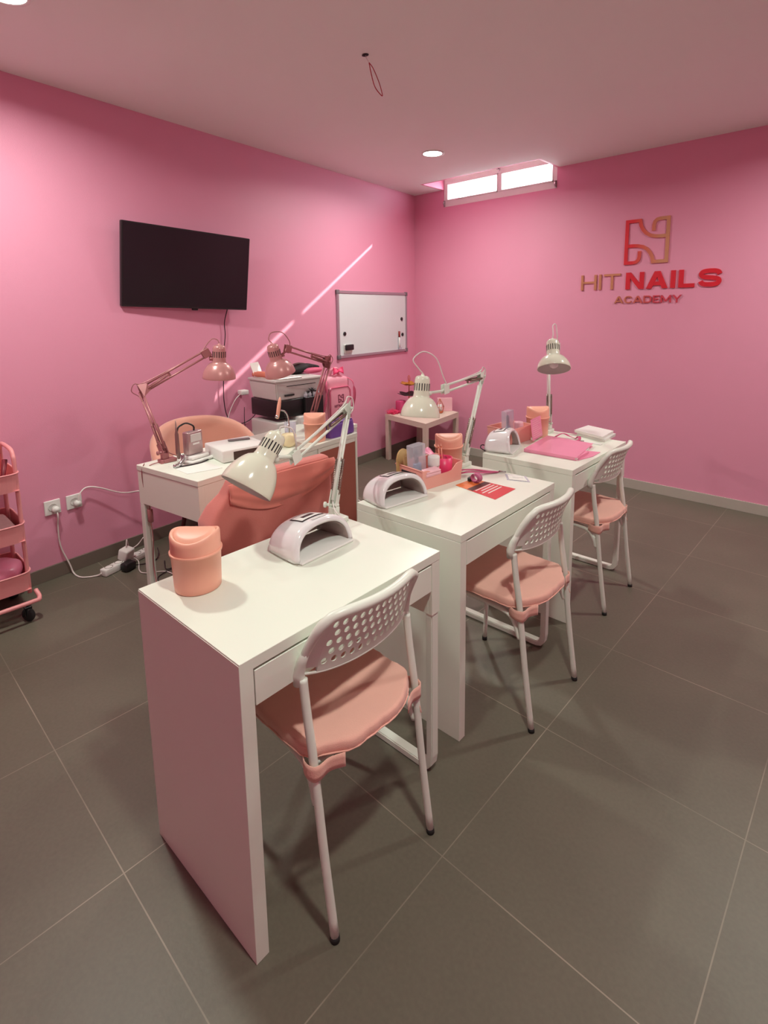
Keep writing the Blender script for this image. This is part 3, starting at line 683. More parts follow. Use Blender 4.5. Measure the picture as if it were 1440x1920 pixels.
# ================================================================== swing-lid bins
def bin_(x, y, z, rz, s, label, r=.062, h=.160):
    t = thing('swing_lid_bin', label, 'bin', (x, y, z), rz, 'pink swing-lid table bins')
    b = B(); lathe(b, [(0, .0), (r-.006, .0), (r-.003, .003), (r-.002, .02), (r+.001, h*.62), (r+.004, h*.622), (r+.005, h*.66), (r+.0025, h*.665), (0, h*.665)], n=48); obj('body', b, PEACH, t)
    k = .020/r**2; zt = h-.004
    def top(X, Y): return zt-k*Y*Y*1.0
    b = B(); n = 56
    def lid(u, v):
        th = 2*pi*u; R = r+.001
        X, Y = cos(th)*R, sin(th)*R
        if v <= .5: q = v/.5; return (X, Y, h*.664*(1-q)+(top(X, Y)-.004)*q)
        q = (v-.5)/.5; rr_ = R*(1-.16*q) - .0
        X, Y = cos(th)*rr_, sin(th)*rr_
        return (X, Y, top(X, Y)+.003*sin(pi*min(1, q*1.0))-.002*(q >= 1))
    grid(b, lid, n, 10, closed_u=True); obj('lid', b, PEACH, t)
    b = B()
    def flap(u, v):
        th = 2*pi*u; rr_ = r*.845*(1-v)+1e-4; X, Y = cos(th)*rr_, sin(th)*rr_
        return (X, Y, top(X, Y)+.0025-.004*(rr_ > r*.82))
    grid(b, flap, n, 8, closed_u=True); obj('flap', b, PEACH, t)
bin_(2.504, -3.803, Zt, .75, 1, 'peach swing-lid bin on the nearest desk')
bin_(2.350, -2.500, Zt, .75, 1, 'peach swing-lid bin on the middle desk behind the organizer')
bin_(2.355, -1.665, Zt, .75, 1, 'peach swing-lid bin on the farthest desk', h=.172)
bin_(1.468, -2.575, .75, .75, 1, 'peach bin on the back desk seen behind the lamp arm', r=.060, h=.16)

# ================================================================== nail curing lamps
def uv_lamp(x, y, rz, label, w=.118, h=.096, dp=.125):
    t = thing('nail_curing_lamp', label, 'nail lamp', (x, y, Zt), rz, 'white arched nail curing lamps')
    def shell(u, v, off=0.):
        th = pi*u; q = v                                     # v: 0 back .. 1 front opening
        ws = w*(1-.10*(1-q)**2)-off; hs = h*(1-.22*(1-q)**1.6)-off*1.0
        c, s = cos(th), sin(th)
        yy = ws*math.copysign(abs(c)**.82, c); zz = hs*max(0, s)**.80
        xx = -dp/2+dp*q+.018*(1-s)*(q-.3)-.008*s*q
        return Vector((xx, yy, zz+.006))
    b = B(); tt = bmesh.new(); nu, nv = 40, 12
    def rnd(u, v, o):
        e_ = min(v, 1-v)*dp; rad = .010
        off = 0 if e_ > rad else rad-math.sqrt(max(0, rad*rad-(rad-e_)**2))
        return shell(u, v, off*.8 if not o else o)
    Vo = [[tt.verts.new(rnd(i/nu, j/nv if 0 < j < nv else j/nv, 0)) for j in range(nv+1)] for i in range(nu+1)]
    Vi = [[tt.verts.new(shell(i/nu, .02+.96*j/nv, .017)) for j in range(nv+1)] for i in range(nu+1)]
    for i in range(nu):
        for j in range(nv):
            tt.faces.new((Vo[i][j], Vo[i+1][j], Vo[i+1][j+1], Vo[i][j+1])); tt.faces.new((Vi[i][j], Vi[i][j+1], Vi[i+1][j+1], Vi[i+1][j]))
        tt.faces.new((Vo[i][nv], Vo[i+1][nv], Vi[i+1][nv], Vi[i][nv])); tt.faces.new((Vo[i][0], Vi[i][0], Vi[i+1][0], Vo[i+1][0]))
    for i in (0, nu):
        for j in range(nv): tt.faces.new((Vo[i][j], Vo[i][j+1], Vi[i][j+1], Vi[i][j]))
    bmesh.ops.recalc_face_normals(tt, faces=tt.faces); merge(b, tt, 0, True); obj('arched_housing', b, GLOSS_W, t)
    b = B(); grid(b, lambda u, v: shell(u, .07+.88*v, .0185), 40, 6, thick=.001); obj('reflector', b, INNER, t)
    b = B(); tt = bmesh.new()      # inside back wall closing the tunnel
    vs = [tt.verts.new(shell(i/24, .04, .010)) for i in range(25)]; tt.faces.new(vs); bmesh.ops.solidify(tt, geom=list(tt.faces), thickness=.003); merge(b, tt)
    obj('rear_wall', b, INNER, t)
    b = B(); box(b, -dp/2+.01, dp/2+.022, -w+.012, w-.012, .0, .008, .004, seg=2); obj('base_plate', b, PLAST_W, t)
    # control panel following the crown
    def crown(u, v, l): # u across (y), v along depth
        th = pi/2+(u-.5)*.62; p = shell(th/pi, .22+.50*v); n = Vector((0, cos(th), max(.2, sin(th)))).normalized()
        return p+n*l
    b = B(); grid(b, lambda u, v: crown(u, v, .0012), 10, 4); pn = obj('control_panel', b, BLACK, t)
    b = B(); grid(b, lambda u, v: crown(.055+.89*u, .09+.82*v, .0020), 10, 4); obj('panel_face', b, PLAST_W, pn)
    b = B(); grid(b, lambda u, v: crown(.30+.42*u, .40+.28*v, .0028), 6, 2); obj('display', b, BLACK, pn)
    for k in range(3):
        b = B(); grid(b, lambda u, v, k=k: crown(.14+.07*k+.045*u, .12+.14*v, .0027), 2, 2); obj('button', b, GREY_P, pn)
    b = B(); grid(b, lambda u, v: (lambda p: p+Vector((0, 0, .0016)))(shell((pi/2+(u-.62)*.35)/pi, .80+.10*v)), 6, 2); obj('printed_strip', b, GREY_P, t)
uv_lamp(2.530, -3.452, .06, 'white nail curing lamp on the nearest desk beside the peach bin', dp=.135)
uv_lamp(2.432, -2.962, -.12, 'white nail curing lamp on the middle desk left of the organizer')
uv_lamp(2.358, -2.052, .27, 'white nail curing lamp on the farthest desk beside the folder', w=.105, h=.105)

# ================================================================== organizers and what stands in them
def organizer(x, y, rz, L, D, h, notch, label, hole=True):
    t = thing('desk_organizer', label, 'organizer', (x, y, Zt), rz, 'pink plastic organizer trays')
    def top(y_):   # front wall top height along the length: low notch in the middle
        q = (y_+L/2)/L
        return h-notch*(1/(1+math.exp(-(q-.22)*34)))*(1/(1+math.exp((q-.78)*34)))
    def wall(b, P, Q, f):
        n = 18; P = Vector(P); Q = Vector(Q)
        grid(b, lambda u, v: (P.lerp(Q, u).x*(1-.05*(1-v)), P.lerp(Q, u).y*(1-.05*(1-v)), .002+v*(f(P.lerp(Q, u))-.002)), n, 3, thick=.003, smooth=False)
    b = B(); box(b, -D/2+.004, D/2-.004, -L/2+.004, L/2-.004, 0, .004, .001)
    wall(b, (D/2, -L/2), (D/2, L/2), lambda p: top(p.y)); wall(b, (-D/2, -L/2), (-D/2, L/2), lambda p: h)
    wall(b, (-D/2, L/2), (D/2, L/2), lambda p: h); wall(b, (-D/2, -L/2), (D/2, -L/2), lambda p: h)
    obj('tray', b, PINKORG, t)
    if hole:
        b = B(); box(b, -.045, .045, -L/2-.0015, -L/2+.001, h*.62, h*.80, .001, M=None); obj('grip_opening', b, GAP, t)
    rimb = B(); tube(rimb, [(D/2, -L/2, top(-L/2)), (-D/2, -L/2, h), (-D/2, L/2, h), (D/2, L/2, h)], .0032, 6); obj('rim', rimb, PINKORG, t)
    return t
organizer(2.408, -2.712, -.12, .235, .165, .082, .030, 'pink organizer tray full of manicure supplies on the middle desk')
organizer(2.300, -1.875, -.05, .215, .150, .088, .0, 'pink organizer tray on the farthest desk behind the pink folder', hole=False)
def R2(x, y, rz, p): return (x+p[0]*cos(rz)-p[1]*sin(rz), y+p[0]*sin(rz)+p[1]*cos(rz), p[2])
def clear_pack(x, y, z, rz, w, d, h, label, tilt=.06):
    t = thing('clear_case', label, 'case', (x, y, z), rz)
    M = Matrix.Rotation(tilt, 4, 'X')
    b = B(); box(b, -d/2, d/2, -w/2, w/2, .0, h, .002, M=M); obj('case', b, ACRYL, t)
    b = B(); box(b, -d/2+.012, d/2-.012, -w/2+.018, w/2-.014, .006, h*.52, .003, M=M); obj('bottle', b, BLUE, t)
    b = B(); box(b, -.006, .006, -.008, .008, h*.52, h*.85, .002, M=M); obj('bottle_neck', b, mat('slate', sr(95, 105, 120), .5) if 'slate' not in bpy.data.materials else bpy.data.materials['slate'], t)
clear_pack(2.402, -2.782, Zt+.006, -.12, .072, .040, .168, 'tall clear case with a pale blue bottle in the middle desk organizer')
clear_pack(2.325, -1.935, Zt+.006, -.05, .068, .035, .178, 'tall clear case standing in the farthest desk organizer')
def jar(x, y, z, r, h, m1, m2, label, grp=None):
    t = thing('cream_jar', label, 'jar', (x, y, z))
    b = B(); lathe(b, [(0, 0), (r*.9, 0), (r, .004), (r, h*.62), (r*.95, h*.64), (0, h*.64)], n=28); obj('body', b, m1, t)
    b = B(); lathe(b, [(0, h*.62), (r*1.04, h*.62), (r*1.06, h*.66), (r*1.06, h*.95), (r*.98, h), (0, h)], n=28); obj('lid', b, m2, t)
jar(2.440, -2.722, Zt+.006, .024, .112, PINKL, PLAST_W, 'white lidded jar in the middle desk organizer')
jar(2.345, -1.860, Zt+.006, .024, .105, PINKL, PINKL, 'small pale pink jar in the farthest desk organizer')
t = thing('pen_cup', 'hot pink round cup in the middle desk organizer', 'cup', (2.440, -2.652, Zt+.006))
b = B(); lathe(b, [(0, 0), (.030, 0), (.034, .004), (.036, .092), (.033, .092), (.031, .006), (0, .006)], n=32); obj('cup', b, HOT, t)
b = B(); lathe(b, [(0, .07), (.0325, .07), (.0325, .075), (0, .076)], n=20); obj('filling', b, mat('dark_pink_filling', sr(215, 60, 100), .8), t)
for k, (dx, dy) in enumerate(((-.010, -.012), (-.008, .004))):
    b = B(); tube(b, [(dx, dy, .02), (dx-.006, dy-.006, .125), (dx-.007, dy-.007, .14)], [.0035, .003, .001], 8)
    o = thing('nail_brush', ('thin brush standing at the left in the hot pink cup', 'thin brush standing in the middle of the hot pink cup')[k], 'brush', (2.440, -2.652, Zt+.014)); obj('handle', b, PEACH, o)
    b = B(); tube(b, [(dx-.006, dy-.006, .124), (dx-.0065, dy-.0065, .13)], .0036, 8); obj('ferrule', b, COPPER, o)
t = thing('folded_tissue', 'pink folded paper pack at the front of the middle organizer', 'paper pack', (2.465, -2.772, Zt+.055), -.12)
b = B(); box(b, -.020, .020, -.045, .040, 0, .012, .002, M=Matrix.Rotation(.15, 4, 'Y')); box(b, -.018, .018, -.042, .038, .013, .022, .002, M=Matrix.Rotation(.2, 4, 'Y')); obj('pack', b, PINKL, t)
b = B(); grid(b, lambda u, v: (2.36+.05*u, -2.70+.06*v, .86+.02*sin(3*v)-.05*u*v), 6, 6, thick=.001); tag(obj('tissue_sheet', b, PINKP), 'crumpled pink sheet standing behind the white jar', 'paper')
b = B(); box(b, -.004, .004, -.035, .035, 0, .105, .002, M=Matrix.Translation((2.335, -2.800, Zt+.006)) @ Matrix.Rotation(-.12, 4, 'Z')); lathe(b, [(0, -.004), (.035, -.004), (.035, .004), (0, .004)], Matrix.Translation((2.335, -2.80, Zt+.111)) @ Matrix.Rotation(pi/2, 4, 'Y'), 24)
tag(obj('nail_file', b, TAN), 'tan round-ended nail file in the middle desk organizer corner', 'nail file')
t = thing('hand_towel', 'dark pink crumpled cloth beside the hot pink cup', 'cloth', (2.40, -2.62, Zt+.006))
b = B(); grid(b, lambda u, v: (-.03+.07*u, -.03+.045*v, .07+.025*sin(3.1*u)*sin(2.6*v)+.004*sin(17*u+9*v)), 14, 10, thick=.003); obj('cloth', b, mat('dark_pink_cloth', sr(190, 60, 95), .9), t)

# ------------------------------------------------------------------ middle desk: leaflet, lanyard with badge
def flat(b, c4, z, th=.001, mi=0):
    tt = bmesh.new(); lo = [tt.verts.new((x, y, z)) for x, y in c4]; hi = [tt.verts.new((x, y, z+th)) for x, y in c4]
    tt.faces.new(lo[::-1]); tt.faces.new(hi)
    for i in range(4): j = (i+1) % 4; tt.faces.new((lo[i], lo[j], hi[j], hi[i]))
    bmesh.ops.recalc_face_normals(tt, faces=tt.faces); merge(b, tt, mi)
def quad_at(c4, u0, u1, v0, v1):
    A, B_, Cc, D_ = (Vector(p) for p in c4)
    f = lambda u, v: tuple((A.lerp(B_, u)).lerp(D_.lerp(Cc, u), v))
    return [f(u0, v0), f(u1, v0), f(u1, v1), f(u0, v1)]
L4 = [(2.556, -2.566), (2.741, -2.566), (2.753, -2.727), (2.526, -2.689)]   # back-left, far right, front-right, front-left
L4 = [(2.534, -2.572), (2.741, -2.568), (2.746, -2.728), (2.530, -2.690)]
t = thing('leaflet', 'red and orange printed leaflet lying on the middle desk', 'leaflet', (2.64, -2.64, Zt))
b = B(); flat(b, L4, Zt+.0004, .0008); obj('sheet', b, RED, t, True)
b = B(); flat(b, quad_at(L4, 0, .42, .0, 1), Zt+.0013, .0002); obj('photo_print', b, ORANGE, t, True)
b = B(); flat(b, quad_at(L4, .30, .44, .02, .98), Zt+.0016, .0002); obj('dark_print', b, mat('leaflet_dark_print', sr(90, 52, 48), .5, noise=.4, nscale=80), t, True)
for k in range(4):
    b = B(); flat(b, quad_at(L4, .46+.085*k, .475+.085*k+.012, .10, .90-.12*(k % 2)), Zt+.0014, .0002); obj('text_line', b, PAPER, t, True)
def strip(b, path, w, th=.0012, wob=None):
    P = [Vector(p) for p in path]; n = len(P)
    def f(u, v):
        i = min(int(u*(n-1)), n-2); q = u*(n-1)-i; p = P[i].lerp(P[i+1], q); d = (P[min(i+1, n-1)]-P[max(i, 0)]).normalized(); s = Vector((-d.y, d.x, 0)).normalized()
        return p+s*(v-.5)*w
    grid(b, f, (n-1)*1, 2, thick=th)
def lanyard(label, pts1, pts2, clip, w=.018):
    t = thing('lanyard', label, 'lanyard', pts1[0])
    b = B(); strip(b, bez(pts1, 10), w); strip(b, bez(pts2, 10), w); obj('ribbon', b, RIBB, t, True)
    b = B(); tube(b, [clip[0], clip[1]], .004, 8); obj('hook', b, STEEL, t, True)
    return t
z = Zt+.003
lanyard('magenta lanyard looped on the middle desk beside the leaflet', [(2.455, -2.60, z), (2.445, -2.55, z+.012), (2.475, -2.48, z+.006), (2.53, -2.44, z), (2.57, -2.42, z)],
        [(2.455, -2.585, z+.002), (2.50, -2.565, z+.02), (2.53, -2.50, z+.008), (2.565, -2.43, z+.003)], [(2.57, -2.42, z+.003), (2.60, -2.41, z+.003)], .020)
t = thing('lanyard_roll', 'coiled magenta ribbon end resting on the leaflet corner', 'ribbon', (2.56, -2.60, Zt+.003))
b = B()
for k in range(3):
    rr = .015+.004*k
    grid(b, lambda u, v: (cos(2*pi*u)*rr*1.0+.018, -.012+(v-.5)*.022+.002*k, .020+sin(2*pi*u)*rr*.85), 24, 2, thick=.001, closed_u=True)
obj('coil', b, mat('rose_ribbon', sr(205, 110, 150), .5), t)
b = B(); box(b, -.02, -.005, -.022, .0, .0, .018, .003); obj('clasp', b, BLACK, t)
t = thing('name_badge', 'clear name badge lying at the end of the magenta lanyard', 'badge', (2.66, -2.44, Zt))
bc = [(2.605, -2.425), (2.69, -2.395), (2.745, -2.455), (2.655, -2.49)]
b = B(); flat(b, bc, Zt+.0005, .0015); obj('sleeve', b, ACRYL, t, True)
b = B(); flat(b, quad_at(bc, .1, .9, .1, .9), Zt+.0022, .0004); obj('card', b, PAPER, t, True)
b = B(); flat(b, quad_at(bc, .3, .8, .35, .45), Zt+.0027, .0002); flat(b, quad_at(bc, .3, .6, .55, .62), Zt+.0027, .0002); obj('printed_line', b, GREY_P, t, True)

# ------------------------------------------------------------------ farthest desk: folder, card, boxes, lanyard
F4 = [(2.478, -2.034), (2.752, -2.020), (2.700, -1.706), (2.432, -1.690)]
t = thing('ring_folder', 'glossy pink folder lying on the farthest desk', 'folder', (2.6, -1.86, Zt))
b = B(); flat(b, F4, Zt+.0006, .003); flat(b, [(2.478, -2.034), (2.752, -2.020), (2.745, -1.86), (2.46, -1.86)], Zt+.004, .010); flat(b, F4, Zt+.014, .003); obj('cover', b, PINKP, t, True)
b = B(); flat(b, quad_at(F4, .97, 1.005, .0, .75), Zt+.005, .008); obj('pages', b, PAPER, t, True)
b = B(); flat(b, [(2.756, -2.018), (2.782, -1.90), (2.778, -1.80), (2.722, -1.82)], Zt+.0006, .003); obj('flap', b, PINKP, t, True)
t = thing('card_stand', 'upright pink printed card in front of the farthest peach bin', 'card', (2.43, -1.82, Zt+.018))
Mc = Matrix.Translation((2.425, -1.790, Zt+.018)) @ Matrix.Rotation(.15, 4, 'Z') @ Matrix.Rotation(-.14, 4, 'Y')
b = B(); box(b, -.0012, .0012, -.078, .078, 0, .115, .0005, M=Mc); obj('card', b, PINKP, t, True)
b = B()
for k in range(9): box(b, .0013, .0018, -.060, .060-.02*(k % 3), .012+.011*k, .015+.011*k, 0, M=Mc)
obj('text_lines', b, PINKL, t, True)
def bx(label, c4, z, h, extra=None):
    t = thing('white_box', label, 'box', (c4[0][0], c4[0][1], z), group='flat white boxes on the farthest desk')
    b = B(); flat(b, c4, z+.0005, h*.62); obj('base', b, PAPER, t, True)
    cen = Vector((sum(p[0] for p in c4)/4, sum(p[1] for p in c4)/4)); c5 = [tuple(cen+(Vector(p)-cen)*1.012) for p in c4]
    b = B(); flat(b, c5, z+h*.64, h*.36); obj('lid', b, PLAST_W, t, True)
Q4 = [(2.516, -1.527), (2.700, -1.575), (2.664, -1.380), (2.535, -1.345)]
Q4 = [(2.512, -1.515), (2.700, -1.580), (2.690, -1.40), (2.520, -1.345)]
bx('lower flat white box of the two at the rear of the farthest desk', [(x+.012, y+.006) for x, y in Q4], Zt, .015)
bx('upper flat white box of the two at the rear of the farthest desk', Q4, Zt+.0155, .015)
lanyard('magenta lanyard lying between the folder and white boxes', [(2.455, -1.655, z), (2.49, -1.62, z+.022), (2.53, -1.62, z+.012), (2.56, -1.60, z)],
        [(2.56, -1.60, z), (2.585, -1.62, z+.020), (2.60, -1.65, z+.008), (2.585, -1.675, z+.004)], [(2.60, -1.66, z+.002), (2.625, -1.645, z+.002)], .016)
b = B(); box(b, 2.60, 2.72, -1.655, -1.625, Zt+.0005, Zt+.004, .001); tag(obj('name_badge', b, PLAST_W), 'white badge holder beside the magenta lanyard on the farthest desk', 'badge')
b = B(); tube(b, bez([(2.328, -2.16, Zt+.004), (2.305, -2.17, Zt+.02), (2.29, -2.13, Zt+.025), (2.31, -2.09, Zt+.006)], 8), .0028, 6)
tag(obj('cable', b, CABLE_B), 'short black cable curling behind the nail lamp on the farthest desk', 'cable')
b = B(); box(b, 2.333, 2.352, -1.60, -1.487, Zt+.0005, Zt+.012, .002); box(b, 2.352, 2.372, -1.49, -1.486, Zt+.0005, Zt+.012, .001)
tag(obj('cable_tidy', b, WHITE), 'low white ledge at the back edge of the farthest desk', 'ledge')

# ================================================================== back desk
BD = Vector((1.663, -3.376)); rzb = math.atan2(-(1.505-1.663), (-2.286+3.376)); Lb = 1.101; Db = .478
bd = thing('teacher_desk', 'long white desk with drawer unit standing before the left wall', 'desk', (BD.x, BD.y, 0), rzb)
b = B(); box(b, -Db, 0, 0, Lb, .724, .75, .0015); obj('tabletop', b, WHITE, bd)
b = B(); box(b, -Db+.002, -.002, .002, .034, .56, .723, .0012); obj('end_panel', b, WHITE, bd)
b = B(); box(b, -.020, -.004, .034, .755, .57, .723, .0012); obj('modesty_rail', b, WHITE, bd)
b = B(); box(b, -Db+.002, -.02, .034, .755, .58, .60, .001); obj('drawer_bottom', b, WHITE, bd)
cb = B(); box(cb, -Db+.002, -.002, .760, .776, .0, .723, .001); box(cb, -Db+.002, -.002, Lb-.018, Lb-.002, .0, .723, .001); box(cb, -Db+.002, -.002, .776, Lb-.018, .02, .04, .001); box(cb, -Db+.002, -.004, .776, Lb-.018, .70, .723, .001)
cab = obj('cabinet', cb, WHITE, bd)
b = B(); box(b, -.012, -.006, .776, Lb-.018, .02, .70, .0); obj('back_board', b, BROWN, cab)
b = B(); box(b, -Db-.016, -Db+.001, .762, Lb-.004, .05, .69, .001); obj('cabinet_door', b, WHITE, cab)
for yy, xx in ((.018, -Db+.03), (.018, -.055)):
    if xx > -.1: continue
    b = B(); box(b, xx-.028, xx+.004, yy-.016, yy+.020, .0, .562, .003); obj('leg', b, WHITE_M, bd)
def bdp(x, y, z=.75):
    return Matrix.Translation((BD.x, BD.y, z)) @ Matrix.Rotation(rzb, 4, 'Z') @ Vector((x, y, 0))
# paper, nail dust collector, drill, second drill, cream figure, bin, purple bag
b = B(); flat(b, [(1.335, -3.355), (1.53, -3.355), (1.56, -3.20), (1.40, -3.20)], .7505, .001); tag(obj('paper_sheet', b, PAPER), 'white paper sheet on the left end of the back desk', 'paper')
t = thing('dust_collector', 'white box-shaped nail dust collector with dark slot on back desk', 'dust collector', (1.40, -3.03, .75), -.12)
b = B(); w_, d_, h_ = .24, .155, .062
box(b, -.115, .115, -w_/2, w_/2, 0.001, h_, .006, seg=2)
obj('housing', b, PLAST_W, t)
b = B(); box(b, .113, .1165, -w_/2+.055, w_/2-.018, .008, h_-.012, .003); obj('intake_slot', b, mat('brown_mesh', sr(70, 48, 40), .6), t)
t = thing('remote_control', 'slim dark remote lying on top of the dust collector', 'remote', (1.36, -2.99, .75+h_+.001), 1.2)
b = B(); box(b, -.055, .055, -.014, .014, 0, .007, .003, seg=2); obj('body', b, mat('grey_remote', sr(110, 98, 100), .4), t)
t = thing('nail_drill', 'silver-pink nail drill control unit with handpiece on the back desk', 'nail drill', (1.335, -3.225, .75), .25)
b = B(); box(b, -.05, .06, -.065, .075, .001, .016, .008, seg=2); box(b, -.035, .045, -.05, .06, .014, .035, .010, seg=2); obj('cradle', b, PLAST_W, t)
b = B(); box(b, -.022, .020, -.045, .045, .036, .150, .008, seg=3); obj('control_unit', b, mat('rose_silver', sr(190, 165, 165), .3, metal=.6), t)
b = B(); box(b, .020, .023, -.032, .032, .10, .138, .002); obj('unit_display', b, GREY_P, t)
b = B(); box(b, .020, .0225, -.020, .020, .085, .094, .002); obj('unit_lamp', b, PLAST_W, t)
b = B(); tube(b, bez([(.0, .01, .148), (0, .008, .172), (-.01, -.02, .190), (-.01, -.05, .188), (-.012, -.075, .17), (-.01, -.085, .10), (-.005, -.075, .045)], 6), .0042, 8); obj('hose', b, BLACK, t)
b = B(); tube(b, [(.0, -.088, .030), (-.004, -.088, .060), (-.006, -.086, .150), (-.007, -.086, .165), (-.007, -.086, .215)], [.006, .010, .009, .005, .0025], 12); obj('handpiece', b, mat('rose_handpiece', sr(150, 120, 115), .3, metal=.6), t)
b = B(); tube(b, bez([(.02, -.085, .055), (.028, -.088, .03), (.03, -.11, .012), (.028, -.14, .010)], 5), .010, 10); obj('rest_hook', b, STEEL, t)
b = B(); tube(b, bez([(.03, -.13, .006), (.055, -.08, .004), (.07, -.02, .004), (.065, .03, .006)], 6), .0035, 6); obj('cable', b, CABLE_B, t)
t = thing('nail_drill', 'pink handpiece on a stand with curved silver neck, back desk', 'nail drill', (1.40, -2.70, .75), -.1)
b = B(); lathe(b, [(0, 0), (.035, 0), (.035, .006), (.02, .012), (.006, .014), (0, .014)], n=24); obj('stand_base', b, STEEL, t)
b = B(); tube(b, bez([(.0, .0, .012), (.0, -.002, .08), (0, -.005, .14), (0, -.022, .178), (0, -.048, .190)], 8), .0042, 8); obj('stand_neck', b, STEEL, t)
b = B(); tube(b, [(0, -.072, .145), (0, -.070, .155), (0, -.058, .215), (0, -.052, .245), (0, -.050, .262)], [.006, .0095, .0105, .008, .003], 14); obj('handpiece', b, PEACH, t)
b = B(); tube(b, [(0, -.0745, .150), (0, -.072, .166)], .0100, 14); obj('collar', b, STEEL, t)
t = thing('cream_container', 'cream coloured round container on the back desk', 'container', (1.44, -2.735, .75))
b = B(); lathe(b, [(0, 0), (.036, 0), (.04, .005), (.04, .055), (.037, .062), (0, .062)], n=28); obj('body', b, CREAM, t)
b = B(); lathe(b, [(0, 0), (.030, 0), (.034, .004), (.034, .012), (.030, .016), (0, .016)], Matrix.Translation((.034, -.026, .034)) @ Matrix.Rotation(pi/2-.15, 4, 'Y') @ Matrix.Rotation(.3, 4, 'X'), 28); obj('front_dial', b, CREAM, t)
t = thing('folded_glasses', 'dark pink folded glasses leaning beside the cream container', 'glasses', (1.44, -2.815, .75))
b = B()
for s in (-1, 1):
    tube(b, [(0.01, s*.020+.016*cos(2*pi*k/16), .048+.016*sin(2*pi*k/16)) for k in range(16)], .0022, 6, closed=True)
    tube(b, [(0.01, s*.036, .052), (-.02, s*.034, .03), (-.05, s*.030, .004)], .002, 6)
tube(b, [(0.01, -.005, .050), (.012, 0, .053), (.01, .005, .050)], .002, 6); tube(b, [(.01, -.03, .035), (.012, -.028, .002)], .002, 6); tube(b, [(.01, .03, .035), (.012, .028, .002)], .002, 6)
obj('frame', b, mat('plum_plastic', sr(95, 45, 60), .4), t)
t = thing('tumbler', 'clear small tumbler behind the cream container', 'tumbler', (1.345, -2.655, .75))
b = B(); lathe(b, [(0, 0), (.028, 0), (.034, .10), (.031, .10), (.026, .004), (0, .004)], n=28); obj('cup', b, ACRYL, t)
t = thing('purple_pouch', 'purple fabric pouch at the right end of the back desk', 'pouch', (1.455, -2.395, .75), .1)
def pc(u, v):
    th = 2*pi*u; n = 6; cx_, cy_ = cos(th), sin(th); sq = (abs(cx_)**n+abs(cy_)**n)**(-1/n)
    tp = 1-.10*v+.04*sin(pi*v); cz = min(1, (1-v)*8)**.4 if v > .875 else 1
    return (cx_*sq*.045*tp*(cz if v > .9 else 1), cy_*sq*.105*tp, .001+v*.088+.004*sin(2*th))
b = B(); grid(b, pc, 48, 12, closed_u=True); tt = None
bmesh.ops.contextual_create(b, geom=[e for e in b.edges if e.is_boundary and e.verts[0].co.z < .02]); grid(b, lambda u, v: ((u-.5)*.076, (v-.5)*.185, .087+.003*sin(9*v)), 4, 8); obj('pouch', b, PURPLE, t)
# in-line cord switch hanging at the desk's left end
t = thing('cord_switch', 'pink in-line switch hanging on a cord at the back desk end', 'switch', (1.245, -3.42, .50))
b = B(); tube(b, bez([(.0, -.008, .262), (-.012, -.018, .22), (-.012, -.012, .12), (0, 0, .04), (0, 0, -.03), (.01, 0, -.12), (-.01, .0, -.25), (.02, -.005, -.38), (-.02, -.005, -.49)], 8), .0026, 6); obj('cord', b, ROSE_D, t)
b = B(); box(b, -.012, .012, -.010, .010, -.032, .034, .004, seg=2); obj('switch_body', b, ROSE_D, t)

# ================================================================== chairs at the back desk
def loft(b, secs, n=72, capt=True, wr=None):
    """secs: list of (z, cx, cy, hx, hy, pow)"""
    tt = bmesh.new(); R = []
    for k, (z_, cx_, cy_, hx, hy, pw) in enumerate(secs):
        ring = []
        for j in range(n):
            th = 2*pi*j/n; c, s = cos(th), sin(th); sq = (abs(c)**pw+abs(s)**pw)**(-1/pw)
            p = Vector((cx_+c*sq*hx, cy_+s*sq*hy, z_))
            if wr: p += wr(p, th, k/(len(secs)-1))
            ring.append(tt.verts.new(p))
        R.append(ring)
    for A, Q in zip(R, R[1:]):
        for j in range(n): tt.faces.new((A[j], A[(j+1) % n], Q[(j+1) % n], Q[j]))
    if capt: tt.faces.new(R[-1])
    bmesh.ops.recalc_face_normals(tt, faces=tt.faces); merge(b, tt, 0, True)
cc = thing('covered_chair', 'chair under a coral stretch cover pulled up to the back desk', 'chair', (1.74, -3.12, 0))
def lerp(a_, b_, t_): return a_+(b_-a_)*t_
secs = []
K = [(.495, 1.82, 1.950, -3.415, -2.85), (.53, 1.80, 1.953, -3.435, -2.845), (.58, 1.78, 1.953, -3.462, -2.842), (.64, 1.78, 1.951, -3.462, -2.846), (.70, 1.81, 1.948, -3.430, -2.853), (.75, 1.85, 1.946, -3.392, -2.858), (.785, 1.868, 1.945, -3.378, -2.862), (.803, 1.875, 1.940, -3.370, -2.868), (.812, 1.885, 1.930, -3.355, -2.880)]
for i in range(len(K)-1):
    for q in range(4):
        s_ = [lerp(K[i][j], K[i+1][j], q/4) for j in range(5)]; secs.append((s_[0], (s_[1]+s_[2])/2, (s_[3]+s_[4])/2, (s_[2]-s_[1])/2, (s_[4]-s_[3])/2, 7))
s_ = K[-1]; secs.append((s_[0], (s_[1]+s_[2])/2, (s_[3]+s_[4])/2, (s_[2]-s_[1])/2, (s_[4]-s_[3])/2, 7))
def wr(p, th, q):
    a_ = max(0, 1-q*1.1)
    return Vector((.006*a_*sin(28*p.y+10*p.z), .006*a_*sin(24*p.x+14*p.z), -.010*a_*cos(9*p.y)))
b = B(); loft(b, secs, 120, wr=wr); obj('stretch_cover', b, COVER, cc, True)
